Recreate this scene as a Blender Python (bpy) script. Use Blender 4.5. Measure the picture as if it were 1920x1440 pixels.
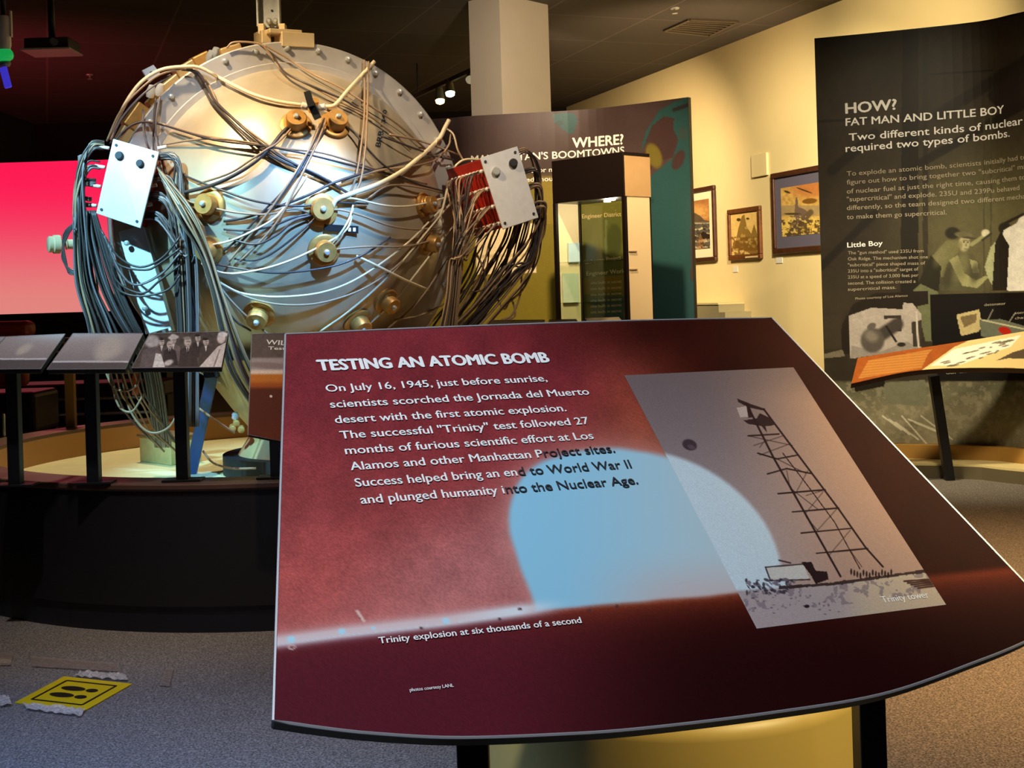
import bpy, math, random
import numpy as np
from mathutils import Vector, Matrix
random.seed(7)
RNG = np.random.default_rng(7)
for o in list(bpy.data.objects):
    bpy.data.objects.remove(o, do_unlink=True)
SC = bpy.context.scene
COL = SC.collection

# ------------------------------------------------------------------ camera
F, CX, CY, EYE = 2400.0, 960.0, 554.0, 1.35
RS, RC = 0.03, math.sqrt(1 - 0.03 ** 2)
cam_d = bpy.data.cameras.new('camera')
cam = bpy.data.objects.new('camera', cam_d)
COL.objects.link(cam)
cam_d.sensor_width = 36.0
cam_d.lens = 36.0 * F / 1920.0
cam_d.shift_y = -(720.0 - CY) / 1920.0
cam_d.clip_start = 0.05
cam.matrix_world = Matrix(((RC, RS, 0, 0), (0, 0, -1, 0), (-RS, RC, 0, EYE), (0, 0, 0, 1)))
SC.camera = cam

# ------------------------------------------------------------------ world and exposure
w = bpy.data.worlds.new('world'); SC.world = w; w.use_nodes = True
w.node_tree.nodes['Background'].inputs[0].default_value = (0.9, 0.8, 0.75, 1)
w.node_tree.nodes['Background'].inputs[1].default_value = 0.012
SC.view_settings.view_transform = 'Standard'
SC.view_settings.look = 'None'
SC.view_settings.gamma = 1.0
SC.view_settings.use_curve_mapping = False
SC.view_settings.exposure = 0.0

# ------------------------------------------------------------------ lamps of the room and added fill spots
def spot(name, loc, target, power, color, angle, blend=0.6, size=0.06):
    l = bpy.data.lights.new(name, 'SPOT')
    l.energy = power; l.color = color; l.spot_size = math.radians(angle); l.spot_blend = blend
    l.shadow_soft_size = size
    o = bpy.data.objects.new(name, l); COL.objects.link(o)
    o.location = loc
    o.rotation_euler = (Vector(target) - Vector(loc)).to_track_quat('-Z', 'Y').to_euler()
    return o
WARM = (1.0, 0.72, 0.42); WHITE = (1.0, 0.86, 0.68); CYAN = (0.38, 0.72, 1.0)
spot('spot_device_key', (-2.1, 4.9, 4.2), (-0.9, 6.5, 1.9), 640, (1.0, 0.74, 0.42), 40, 0.9)
spot('spot_device_right', (0.6, 4.4, 4.2), (-0.6, 6.4, 1.7), 260, (1.0, 0.86, 0.70), 40, 0.7)
spot('spot_device_cyan', (-3.0, 3.0, 4.2), (-1.78, 6.0, 1.55), 2300, (0.30, 0.74, 1.0), 20, 0.7)
spot('fill_device_rim', (-1.5, 3.4, 4.2), (-1.70, 6.3, 2.35), 340, (0.80, 0.90, 1.0), 20, 0.8)  # unseen cool spot added to lift the dark upper-left flange
spot('spot_device_blue', (0.7, 3.0, 4.2), (-0.98, 6.0, 1.62), 3300, (0.16, 0.46, 1.0), 13, 0.8)
spot('spot_device_back', (-2.3, 8.6, 4.2), (-1.9, 7.2, 0.6), 420, (1.0, 0.88, 0.62), 52, 0.7)
spot('spot_rail_signs', (-1.8, 3.9, 4.2), (-1.6, 5.25, 1.1), 230, (0.95, 0.9, 0.95), 34, 0.9)
spot('spot_sign_cyan', (-1.0, 0.2, 4.2), (-0.25, 1.9, 1.0), 470, (0.70, 0.84, 1.0), 40, 1.0)
spot('spot_sign_warm', (0.9, 0.6, 4.2), (0.5, 2.1, 1.0), 60, (1.0, 0.8, 0.6), 45, 1.0)
spot('spot_floor_blue', (-2.2, 1.0, 4.2), (-1.5, 2.9, 0.0), 1500, (0.24, 0.44, 1.0), 44, 1.0)
spot('spot_floor_brown', (-0.8, 3.2, 4.2), (-0.9, 4.7, 0.0), 200, WARM, 40, 1.0)
spot('spot_floor_warm', (2.2, 4.2, 4.2), (2.1, 5.2, 0.0), 1600, (1.0, 0.60, 0.27), 66, 1.0)
spot('spot_floor_plinth', (2.6, 1.7, 4.2), (0.50, 2.6, 0.35), 900, (1.0, 0.80, 0.40), 18, 0.9, 0.15)
spot('spot_wall_a', (2.5, 9.6, 4.2), (2.95, 14.6, 1.5), 2100, (1.0, 0.84, 0.58), 60, 1.0)
spot('spot_wall_b', (0.2, 13.8, 4.2), (1.8, 17.2, 2.0), 950, (1.0, 0.74, 0.46), 80, 1.0)
spot('spot_wall_c', (1.8, 9.6, 4.2), (3.8, 12.4, 3.0), 620, (1.0, 0.80, 0.5), 70, 1.0)
spot('spot_how', (2.2, 5.8, 4.2), (2.9, 9.1, 1.5), 600, (1.0, 0.84, 0.56), 52, 0.9, 0.3)
spot('fill_how_low', (0.9, 7.0, 4.2), (3.1, 9.0, 0.5), 900, (1.0, 0.84, 0.56), 40, 0.9, 0.2)  # unseen second spot added to lighten the low sign's shadow on the panel
spot('spot_where', (0.4, 8.4, 4.2), (0.7, 11.3, 1.6), 1000, WARM, 56, 0.9)
spot('fill_case', (3.0, 8.4, 4.1), (0.9, 10.0, 1.7), 420, (1.0, 0.76, 0.48), 26, 0.8)  # unseen spot added to brighten the right side of the case
spot('spot_pillar', (0.3, 9.8, 3.3), (0.1, 12.6, 3.5), 230, (1.0, 0.78, 0.55), 60, 1.0)
spot('fill_ceiling_spill', (2.3, 12.4, 2.4), (2.0, 14.6, 4.3), 300, WARM, 80, 1.0)  # unseen upward spot added, stands in for bounce on the ceiling
spot('fill_red_ceiling', (-7.0, 13.4, 1.4), (-6.4, 15.0, 4.3), 260, (1.0, 0.10, 0.14), 110, 1.0)  # unseen red lamp added to redden the ceiling, which the screen barely reaches
spot('fill_red_projector', (-4.6, 11.9, 0.9), (-3.4, 9.5, 3.3), 4200, (1.0, 0.16, 0.2), 30, 1.0)  # unseen red spot added to redden the projector tray in the screen's place

# ------------------------------------------------------------------ pixel <-> world
def ray(px, py):
    u = (px - CX) / F; v = (CY - py) / F
    return np.array([RC * u + RS * v, 1.0, -RS * u + RC * v])
ORG = np.array([0.0, 0.0, EYE])
def P(px, py, Y):
    return ORG + ray(px, py) * Y
def proj(p):
    p = np.asarray(p, float)
    X, Y, Z = p[..., 0], p[..., 1], p[..., 2] - EYE
    u = (RC * X - RS * Z) / Y; v = (RS * X + RC * Z) / Y
    return CX + F * u, CY - F * v
def PZ(px, py, z):
    r = ray(px, py); t = (z - EYE) / r[2]
    return ORG + r * t
def lin(c):
    c = np.asarray(c, float) / 255.0
    return np.where(c <= 0.04045, c / 12.92, ((c + 0.055) / 1.055) ** 2.4)
def nrm(v):
    v = np.asarray(v, float); return v / np.linalg.norm(v)

# ------------------------------------------------------------------ materials
MATS = {}
def mat(name, rgb=0, rough=0.5, metal=0.0, noise=0.0, scale=40.0, emit=None, estr=0.0, bump=0.0, spec=0.5, trans=0.0, coords='Object'):
    if name in MATS: return MATS[name]
    m = bpy.data.materials.new(name); m.use_nodes = True
    nt = m.node_tree; b = nt.nodes['Principled BSDF']
    c = lin(rgb)
    b.inputs['Base Color'].default_value = (*c, 1)
    b.inputs['Roughness'].default_value = rough
    b.inputs['Metallic'].default_value = metal
    b.inputs['Specular IOR Level'].default_value = spec
    b.inputs['Transmission Weight'].default_value = trans
    if noise > 0 or bump > 0:
        tc = nt.nodes.new('ShaderNodeTexCoord')
        n = nt.nodes.new('ShaderNodeTexNoise'); n.inputs['Scale'].default_value = scale
        n.inputs['Detail'].default_value = 6
        nt.links.new(tc.outputs[coords], n.inputs['Vector'])
        if noise > 0:
            r = nt.nodes.new('ShaderNodeValToRGB')
            r.color_ramp.elements[0].position = 0.3; r.color_ramp.elements[1].position = 0.7
            r.color_ramp.elements[0].color = (*(c * (1 - noise)), 1)
            r.color_ramp.elements[1].color = (*np.minimum(c * (1 + noise), 1), 1)
            nt.links.new(n.outputs['Fac'], r.inputs['Fac'])
            nt.links.new(r.outputs['Color'], b.inputs['Base Color'])
        if bump > 0:
            bp = nt.nodes.new('ShaderNodeBump'); bp.inputs['Strength'].default_value = bump
            bp.inputs['Distance'].default_value = 0.01
            nt.links.new(n.outputs['Fac'], bp.inputs['Height'])
            nt.links.new(bp.outputs['Normal'], b.inputs['Normal'])
    if emit is not None:
        b.inputs['Emission Color'].default_value = (*lin(emit), 1)
        b.inputs['Emission Strength'].default_value = estr
    MATS[name] = m
    return m
def print_mat(name, rough=0.5, spec=0.4, estr=0.0):
    if name in MATS: return MATS[name]
    m = bpy.data.materials.new(name); m.use_nodes = True
    nt = m.node_tree; b = nt.nodes['Principled BSDF']
    a = nt.nodes.new('ShaderNodeAttribute'); a.attribute_name = 'ink'
    nt.links.new(a.outputs['Color'], b.inputs['Base Color'])
    b.inputs['Roughness'].default_value = rough; b.inputs['Specular IOR Level'].default_value = spec
    if estr > 0:
        nt.links.new(a.outputs['Color'], b.inputs['Emission Color'])
        b.inputs['Emission Strength'].default_value = estr
        b.inputs['Base Color'].default_value = (0.1, 0.1, 0.1, 1)
        nt.links.remove(b.inputs['Base Color'].links[0])
    MATS[name] = m
    return m

BLACK = mat('black_paint', (22, 21, 22), 0.45)
STEEL = mat('zinc_steel', (190, 192, 188), 0.36, 0.5, 0.12, 30)
BRASS = mat('brass', (190, 142, 74), 0.42, 0.5, 0.15, 25)
ALU = mat('dull_aluminium', (190, 174, 146), 0.40, 0.5, 0.10, 9)
FLANGE = mat('flange_aluminium', (186, 182, 178), 0.46, 0.4, 0.08, 12)
PLATE = mat('box_plate_paint', (206, 206, 206), 0.5, 0.2, 0.05, 30)
PLATEHOLE = mat('dark_hole', (20, 30, 40), 0.6)
REDBOARD = mat('red_terminal_board', (160, 28, 14), 0.45, 0, 0.2, 30)
WHITEPL = mat('white_plastic', (225, 220, 205), 0.4)
CREAMCABLE = mat('cream_cable', (226, 208, 170), 0.42)
DARKCABLE = mat('dark_cable', (64, 56, 54), 0.4)
TANCABLE = mat('tan_cable', (150, 124, 96), 0.42)
GREYCABLE = mat('grey_cable', (112, 104, 106), 0.4)
YELLOWCABLE = mat('yellow_cable', (190, 168, 90), 0.45)
INKWHITE = mat('white_ink', (254, 253, 250), 0.5)
INKDARK = mat('dark_ink', (40, 44, 52), 0.5)
INKGOLD = mat('pale_gold_ink', (214, 190, 140), 0.5)
INKGREY = mat('grey_ink', (176, 166, 142), 0.5)
def pane_mat(name, tint, refl):
    m = bpy.data.materials.new(name); m.use_nodes = True; nt = m.node_tree
    for n in list(nt.nodes): nt.nodes.remove(n)
    o = nt.nodes.new('ShaderNodeOutputMaterial'); mx = nt.nodes.new('ShaderNodeMixShader'); t = nt.nodes.new('ShaderNodeBsdfTransparent'); g = nt.nodes.new('ShaderNodeBsdfGlossy')
    lw = nt.nodes.new('ShaderNodeLayerWeight'); lw.inputs['Blend'].default_value = 0.5
    pw = nt.nodes.new('ShaderNodeMath'); pw.operation = 'POWER'; pw.inputs[1].default_value = 4.0; nt.links.new(lw.outputs['Facing'], pw.inputs[0])
    ma = nt.nodes.new('ShaderNodeMath'); ma.operation = 'MULTIPLY_ADD'; ma.inputs[1].default_value = 0.5; ma.inputs[2].default_value = refl; nt.links.new(pw.outputs[0], ma.inputs[0])
    t.inputs['Color'].default_value = (*tint, 1); g.inputs['Roughness'].default_value = 0.02
    nt.links.new(ma.outputs[0], mx.inputs[0]); nt.links.new(t.outputs[0], mx.inputs[1]); nt.links.new(g.outputs[0], mx.inputs[2]); nt.links.new(mx.outputs[0], o.inputs[0])
    MATS[name] = m; return m
GLASS = pane_mat('glass', (0.96, 0.98, 0.96), 0.03)
SHELF = pane_mat('shelf_glass', (0.86, 0.93, 0.86), 0.06)
WOODF = mat('brown_wood', (104, 62, 28), 0.4, 0, 0.3, 18)
WOODD = mat('dark_wood', (70, 40, 22), 0.4, 0, 0.3, 18)

# ------------------------------------------------------------------ mesh helpers
WLOC = {}
def new_obj(name, verts, faces, material, parent=None, smooth=False, ink=None):
    base = np.array(WLOC.get(parent.name, (0, 0, 0))) if parent else np.zeros(3)
    v = np.asarray(verts, float).reshape(-1, 3)
    if parent is None:
        base = np.array([v[:, 0].mean(), v[:, 1].mean(), v[:, 2].min()])
    me = bpy.data.meshes.new(name)
    me.from_pydata((v - base).tolist(), [], [tuple(int(i) for i in f) for f in faces])
    if ink is not None:
        at = me.attributes.new('ink', 'FLOAT_COLOR', 'POINT')
        c = np.ones((len(v), 4), np.float32); c[:, :3] = ink
        at.data.foreach_set('color', c.ravel())
    if smooth:
        me.polygons.foreach_set('use_smooth', np.ones(len(me.polygons), bool))
    me.update()
    if material: me.materials.append(material)
    o = bpy.data.objects.new(name, me); COL.objects.link(o)
    if parent:
        o.parent = parent
        WLOC[o.name] = tuple(base)
    else:
        o.location = base
        WLOC[o.name] = tuple(base)
    return o
def thing(name, label, cat, loc, group=None):
    o = bpy.data.objects.new(name, None); COL.objects.link(o)
    o.location = tuple(float(x) for x in loc); o.empty_display_size = 0.1
    WLOC[o.name] = tuple(o.location)
    o['label'] = label; o['category'] = cat
    if group: o['group'] = group
    return o
def tag(o, label, cat, group=None):
    o['label'] = label; o['category'] = cat
    if group: o['group'] = group
    return o
def struct(o):
    o['kind'] = 'structure'; return o

class MB:
    def __init__(s): s.v = []; s.f = []
    def add(s, verts, faces):
        n = len(s.v)
        s.v.extend([tuple(map(float, p)) for p in verts]); s.f.extend([tuple(int(i) + n for i in f) for f in faces])
        return s
    def box(s, c, size, ax=None):
        c = np.asarray(c, float); h = np.asarray(size, float) / 2
        A = np.eye(3) if ax is None else np.array([nrm(a) for a in ax])
        vs = [c + A[0] * h[0] * i + A[1] * h[1] * j + A[2] * h[2] * k for i in (-1, 1) for j in (-1, 1) for k in (-1, 1)]
        fs = [(0, 1, 3, 2), (4, 6, 7, 5), (0, 4, 5, 1), (2, 3, 7, 6), (0, 2, 6, 4), (1, 5, 7, 3)]
        if np.linalg.det(A) < 0: fs = [q[::-1] for q in fs]
        return s.add(vs, fs)
    def beam(s, a, b, wx, wy, side=(1, 0, 0)):
        a = np.asarray(a, float); b = np.asarray(b, float); d = b - a; L = np.linalg.norm(d); z = d / L
        x = np.asarray(side, float); x = nrm(x - z * x.dot(z)); y = np.cross(z, x)
        return s.box((a + b) / 2, (wx, wy, L), (x, y, z))
    def slab(s, quad, thick, nrm_dir):
        q = [np.asarray(p, float) for p in quad]; n = nrm(nrm_dir) * thick; k = len(q)
        vs = q + [p - n for p in q]
        fs = [tuple(range(k)), tuple(range(2 * k - 1, k - 1, -1))] + [(i, (i + k), (i + 1) % k + k, (i + 1) % k) for i in range(k)]
        return s.add(vs, fs)
    def lathe(s, prof, c, axis, seg=32, caps=True):
        """prof: list of (radius, height along axis)"""
        c = np.asarray(c, float); z = nrm(axis); x = nrm(np.cross(z, (0.3, 0.2, 1.0) if abs(z[2]) < 0.9 else (1, 0, 0))); y = np.cross(z, x)
        vs = []; fs = []
        for r, h in prof:
            for i in range(seg):
                a = 2 * math.pi * i / seg
                vs.append(c + z * h + (x * math.cos(a) + y * math.sin(a)) * max(r, 1e-5))
        for j in range(len(prof) - 1):
            for i in range(seg):
                i2 = (i + 1) % seg
                fs.append((j * seg + i, j * seg + i2, (j + 1) * seg + i2, (j + 1) * seg + i))
        if caps:
            fs.append(tuple(range(seg - 1, -1, -1))); fs.append(tuple((len(prof) - 1) * seg + i for i in range(seg)))
        return s.add(vs, fs)
    def tube(s, pts, r, seg=6, smooth_n=6):
        p = catmull(pts, smooth_n)
        t = np.gradient(p, axis=0); t /= np.maximum(np.linalg.norm(t, axis=1)[:, None], 1e-9)
        up = np.array([0.13, 0.31, 0.94])
        x = np.cross(t, up); bad = np.linalg.norm(x, axis=1) < 1e-3; x[bad] = (1, 0, 0)
        x /= np.linalg.norm(x, axis=1)[:, None]; y = np.cross(t, x)
        vs = []; fs = []
        for i in range(len(p)):
            for k in range(seg):
                a = 2 * math.pi * k / seg
                vs.append(p[i] + (x[i] * math.cos(a) + y[i] * math.sin(a)) * r)
        for i in range(len(p) - 1):
            for k in range(seg):
                k2 = (k + 1) % seg
                fs.append((i * seg + k, i * seg + k2, (i + 1) * seg + k2, (i + 1) * seg + k))
        fs.append(tuple(range(seg - 1, -1, -1))); fs.append(tuple((len(p) - 1) * seg + k for k in range(seg)))
        return s.add(vs, fs)
    def build(s, name, m, parent=None, smooth=False):
        return new_obj(name, s.v, s.f, m, parent, smooth)

class Lines:
    """lettering: every line becomes a part of its own"""
    def __init__(s): s.q = []
    def add(s, v, f): s.q.append((v, f))
    def build(s, name, m, parent):
        for v, f in s.q: new_obj(name, v, f, m, parent)

def catmull(pts, n=6):
    p = np.asarray(pts, float)
    if len(p) < 3: return np.array([p[0] + (p[-1] - p[0]) * t for t in np.linspace(0, 1, 5)])
    q = np.vstack([2 * p[0] - p[1], p, 2 * p[-1] - p[-2]]); out = []
    for i in range(len(p) - 1):
        a, b, c, d = q[i], q[i + 1], q[i + 2], q[i + 3]
        for t in np.linspace(0, 1, n, endpoint=False):
            out.append(0.5 * ((2 * b) + (-a + c) * t + (2 * a - 5 * b + 4 * c - d) * t * t + (-a + 3 * b - 3 * c + d) * t ** 3))
    out.append(p[-1]); return np.array(out)
def bevel(o, width=0.004, seg=2):
    m = o.modifiers.new('bevel', 'BEVEL'); m.width = width; m.segments = seg; m.limit_method = 'ANGLE'; m.angle_limit = math.radians(40)
    return o
def autosmooth(o, deg=40):
    for p in o.data.polygons: p.use_smooth = True
    m = o.modifiers.new('edges', 'EDGE_SPLIT'); m.split_angle = math.radians(deg)
    return o

# ------------------------------------------------------------------ surfaces that carry print and lettering
class Plane:
    def __init__(s, p0, h, u):
        s.p0 = np.asarray(p0, float); s.h = nrm(h); u = np.asarray(u, float); s.u = nrm(u - s.h * s.h.dot(u))
        s.n = np.cross(s.h, s.u)
        if s.n[1] > 0: s.n = -s.n
    def from_px(s, px, py):
        r = ray(px, py); t = (s.p0 - ORG).dot(s.n) / r.dot(s.n); q = ORG + r * t - s.p0
        return np.array([q.dot(s.h), q.dot(s.u)])
    def world(s, ab, off=0.0):
        ab = np.asarray(ab, float)
        return s.p0 + ab[..., 0:1] * s.h + ab[..., 1:2] * s.u + s.n * off
class Curved:
    """vertical sheet over a plan polyline; a = arc length, b = height"""
    def __init__(s, xy):
        s.xy = catmull(xy, 8); d = np.linalg.norm(np.diff(s.xy, axis=0), axis=1)
        s.L = np.concatenate([[0], np.cumsum(d)])
    def from_px(s, px, py):
        r = ray(px, py); m = r[0]
        g = s.xy[:, 0] - m * s.xy[:, 1]
        for i in range(len(g) - 1):
            if g[i] <= 0 <= g[i + 1] or g[i + 1] <= 0 <= g[i]:
                t = g[i] / (g[i] - g[i + 1] + 1e-12); Y = s.xy[i, 1] + t * (s.xy[i + 1, 1] - s.xy[i, 1])
                return np.array([s.L[i] + t * (s.L[i + 1] - s.L[i]), EYE + r[2] * Y])
        e = 0 if abs(g[0]) < abs(g[-1]) else -1
        return np.array([s.L[e], EYE + r[2] * s.xy[e, 1]])
    def world(s, ab, off=0.0):
        ab = np.asarray(ab, float); a = ab[..., 0]
        x = np.interp(a, s.L, s.xy[:, 0]); y = np.interp(a, s.L, s.xy[:, 1])
        e = 0.02
        tx = np.interp(a + e, s.L, s.xy[:, 0]) - np.interp(a - e, s.L, s.xy[:, 0])
        ty = np.interp(a + e, s.L, s.xy[:, 1]) - np.interp(a - e, s.L, s.xy[:, 1])
        l = np.sqrt(tx * tx + ty * ty) + 1e-9
        return np.stack([x + off * ty / l, y - off * tx / l, ab[..., 1]], -1)

def grid_print(name, pos, fn, nx, ny, m, parent):
    """pos(S,T) -> world points; fn(px,py) -> sRGB 0-255 colours of the print"""
    S, T = np.meshgrid(np.linspace(0, 1, nx), np.linspace(0, 1, ny))
    p = pos(S, T).reshape(-1, 3)
    px, py = proj(p)
    c = lin(np.clip(fn(px, py), 0, 255))
    idx = np.arange(nx * ny).reshape(ny, nx)
    f = np.stack([idx[:-1, :-1], idx[1:, :-1], idx[1:, 1:], idx[:-1, 1:]], -1).reshape(-1, 4)
    return new_obj(name, p, f, m, parent, ink=c)
def rect_pos(surf, a0, a1, b0, b1, off):
    return lambda S, T: surf.world(np.stack([a0 + (a1 - a0) * S, b1 + (b0 - b1) * T], -1), off)

FONTCACHE = {}
def text2d(s, bold=0.0):
    k = (s, bold)
    if k in FONTCACHE: return FONTCACHE[k]
    cu = bpy.data.curves.new('txt', 'FONT'); cu.body = s; cu.size = 1.0; cu.resolution_u = 3; cu.offset = bold
    cu.fill_mode = 'FRONT'
    ob = bpy.data.objects.new('txt', cu); COL.objects.link(ob)
    dg = bpy.context.evaluated_depsgraph_get()
    me = bpy.data.meshes.new_from_object(ob.evaluated_get(dg))
    v = np.array([tuple(q.co) for q in me.vertices]).reshape(-1, 3)[:, :2]
    f = [tuple(p.vertices) for p in me.polygons]
    bpy.data.objects.remove(ob, do_unlink=True); bpy.data.meshes.remove(me); bpy.data.curves.remove(cu)
    v[:, 0] -= v[:, 0].min()
    FONTCACHE[k] = (v, f); return v, f
def letter(mb, surf, s, p_start, p_end, cap_px, off, bold=0.012):
    """lettering whose baseline runs from pixel p_start to p_end on a surface"""
    v, f = text2d(s)
    A = surf.from_px(*p_start); B = surf.from_px(*p_end)
    C = surf.from_px(p_start[0], p_start[1] - cap_px)
    hgt = np.linalg.norm(C - A) if not isinstance(surf, Curved) else abs(C[1] - A[1])
    d = B - A; wdt = np.linalg.norm(d); d = d / wdt; e = np.array([-d[1], d[0]])
    if e[1] < 0: e = -e
    sx = wdt / v[:, 0].max(); sy = hgt / 0.72
    vv = []; ff = []
    for k, (qx, qy) in enumerate(((-1, 0), (1, 0), (0, 0.7), (0, -0.7)) if bold > 0.008 else ((0, 0),)):
        ab = A + (v[:, 0:1] * sx + qx * bold * hgt * 1.1) * d + (v[:, 1:2] * sy + qy * bold * hgt * 1.1) * e
        n0 = sum(len(q) for q in vv); vv.append(surf.world(ab, off + 0.00012 * k)); ff += [tuple(i + n0 for i in q) for q in f]
    mb.add(np.vstack(vv), ff)

# numpy drawing helpers for prints (all in photograph pixels)
def sstep(e0, e1, x):
    t = np.clip((x - e0) / (e1 - e0), 0, 1); return t * t * (3 - 2 * t)
def over(c, col, a):
    return c * (1 - a[:, None]) + np.asarray(col, float) * a[:, None]
def blob(x, y, cx, cy, rx, ry, rot=0.0, soft=0.15):
    a = math.radians(rot); dx = x - cx; dy = y - cy
    u = (dx * math.cos(a) + dy * math.sin(a)) / rx; v = (-dx * math.sin(a) + dy * math.cos(a)) / ry
    d = np.sqrt(u * u + v * v); return 1 - sstep(1 - soft, 1 + soft, d)
def poly(x, y, pts):
    ins = np.zeros(len(x), bool); n = len(pts)
    for i in range(n):
        x1, y1 = pts[i]; x2, y2 = pts[(i + 1) % n]
        if y1 == y2: continue
        c = ((y1 > y) != (y2 > y)) & (x < (x2 - x1) * (y - y1) / (y2 - y1) + x1)
        ins ^= c
    return ins.astype(float)
def seg(x, y, a, b, wdt):
    ax, ay = a; bx, by = b; dx, dy = bx - ax, by - ay; L = dx * dx + dy * dy + 1e-9
    t = np.clip(((x - ax) * dx + (y - ay) * dy) / L, 0, 1)
    d = np.hypot(x - ax - t * dx, y - ay - t * dy); return 1 - sstep(wdt * 0.6, wdt * 1.2, d)
def vnoise(x, y, s, seed=0):
    r = np.random.default_rng(seed); G = r.random((128, 128))
    u = x / s; v = y / s; i = np.floor(u).astype(int); j = np.floor(v).astype(int); fu = u - i; fv = v - j
    fu = fu * fu * (3 - 2 * fu); fv = fv * fv * (3 - 2 * fv)
    g = lambda a, b: G[a % 128, b % 128]
    return (g(i, j) * (1 - fu) + g(i + 1, j) * fu) * (1 - fv) + (g(i, j + 1) * (1 - fu) + g(i + 1, j + 1) * fu) * fv
def fbm(x, y, s, seed=0):
    return 0.5 * vnoise(x, y, s, seed) + 0.3 * vnoise(x, y, s / 2.1, seed + 1) + 0.2 * vnoise(x, y, s / 4.3, seed + 2)
def sdf(x, y, pts):
    d = np.full(len(x), 1e9); n = len(pts)
    for i in range(n):
        ax, ay = pts[i]; bx, by = pts[(i + 1) % n]; dx, dy = bx - ax, by - ay
        t = np.clip(((x - ax) * dx + (y - ay) * dy) / (dx * dx + dy * dy + 1e-9), 0, 1)
        d = np.minimum(d, np.hypot(x - ax - t * dx, y - ay - t * dy))
    return np.where(poly(x, y, pts) > 0.5, -d, d)

# ================================================================== THE ROOM
ZC = 4.3
wa = PZ(1090, 190, ZC); wb = PZ(1580, 0, ZC)
wd = nrm((wb - wa) * (1, 1, 0))                       # along the right wall, towards the viewer
W_BACK = wa - wd * 0.6; W_FRONT = wa + wd * 19.5
wn = nrm(np.cross(wd, (0, 0, 1)))
if wn.dot(ORG - wa) < 0: wn = -wn
YB = float(W_BACK[1]) + 0.1; XL = -7.5

def carpet():
    m = bpy.data.materials.new('carpet'); m.use_nodes = True; nt = m.node_tree; b = nt.nodes['Principled BSDF']
    tc = nt.nodes.new('ShaderNodeTexCoord')
    n1 = nt.nodes.new('ShaderNodeTexNoise'); n1.inputs['Scale'].default_value = 130; n1.inputs['Detail'].default_value = 4
    n2 = nt.nodes.new('ShaderNodeTexNoise'); n2.inputs['Scale'].default_value = 2.2
    vo = nt.nodes.new('ShaderNodeTexVoronoi'); vo.inputs['Scale'].default_value = 170
    mx = nt.nodes.new('ShaderNodeMix'); mx.data_type = 'FLOAT'; mx.inputs[0].default_value = 0.45
    r = nt.nodes.new('ShaderNodeValToRGB')
    for q in (n1, n2, vo): nt.links.new(tc.outputs['Object'], q.inputs['Vector'])
    nt.links.new(n1.outputs['Fac'], mx.inputs[2]); nt.links.new(vo.outputs['Distance'], mx.inputs[3])
    r.color_ramp.elements[0].position = 0.25; r.color_ramp.elements[0].color = (*lin((34, 32, 34)), 1)
    r.color_ramp.elements[1].position = 0.7; r.color_ramp.elements[1].color = (*lin((150, 140, 128)), 1)
    nt.links.new(mx.outputs[0], r.inputs['Fac']); nt.links.new(r.outputs['Color'], b.inputs['Base Color'])
    b.inputs['Roughness'].default_value = 0.95; b.inputs['Specular IOR Level'].default_value = 0.1
    bp = nt.nodes.new('ShaderNodeBump'); bp.inputs['Strength'].default_value = 0.5; bp.inputs['Distance'].default_value = 0.006
    nt.links.new(mx.outputs[0], bp.inputs['Height']); nt.links.new(bp.outputs['Normal'], b.inputs['Normal'])
    return m
def ceil_mat():
    m = bpy.data.materials.new('ceiling_tiles'); m.use_nodes = True; nt = m.node_tree; b = nt.nodes['Principled BSDF']
    tc = nt.nodes.new('ShaderNodeTexCoord'); mp = nt.nodes.new('ShaderNodeMapping'); mp.inputs['Rotation'].default_value = (0, 0, math.radians(-20))
    br = nt.nodes.new('ShaderNodeTexBrick'); br.offset = 0.0; br.inputs['Scale'].default_value = 1.0
    br.inputs['Brick Width'].default_value = 1.22; br.inputs['Row Height'].default_value = 1.22; br.inputs['Mortar Size'].default_value = 0.012
    br.inputs['Color1'].default_value = (*lin((82, 74, 68)), 1); br.inputs['Color2'].default_value = (*lin((76, 69, 63)), 1)
    br.inputs['Mortar'].default_value = (*lin((104, 94, 86)), 1)
    nt.links.new(tc.outputs['Object'], mp.inputs['Vector']); nt.links.new(mp.outputs[0], br.inputs['Vector'])
    nt.links.new(br.outputs['Color'], b.inputs['Base Color']); b.inputs['Roughness'].default_value = 0.85
    return m
struct(MB().box((0.5, 9.6, -0.05), (17, 23.6, 0.1)).build('floor', carpet()))
struct(MB().box((0.5, 9.6, ZC + 0.05), (17, 23.6, 0.1)).build('ceiling', ceil_mat()))
WALLC = mat('cream_wall_paint', (226, 206, 150), 0.7, 0, 0.02, 3)
DARKWALL = mat('dark_wall_paint', (26, 22, 26), 0.8)
c = (W_BACK + W_FRONT) / 2 - wn * 0.06; L = np.linalg.norm(W_FRONT - W_BACK)
struct(MB().box((c[0], c[1], ZC / 2), (L, 0.12, ZC), (wd, wn, (0, 0, 1))).build('wall_right', WALLC))
struct(MB().box(((XL + W_BACK[0]) / 2, YB + 0.05, ZC / 2), (W_BACK[0] - XL + 0.3, 0.1, ZC)).build('wall_back', DARKWALL))
struct(MB().box((XL - 0.05, 9.6, ZC / 2), (0.1, 23.6, ZC)).build('wall_left', DARKWALL))

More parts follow.
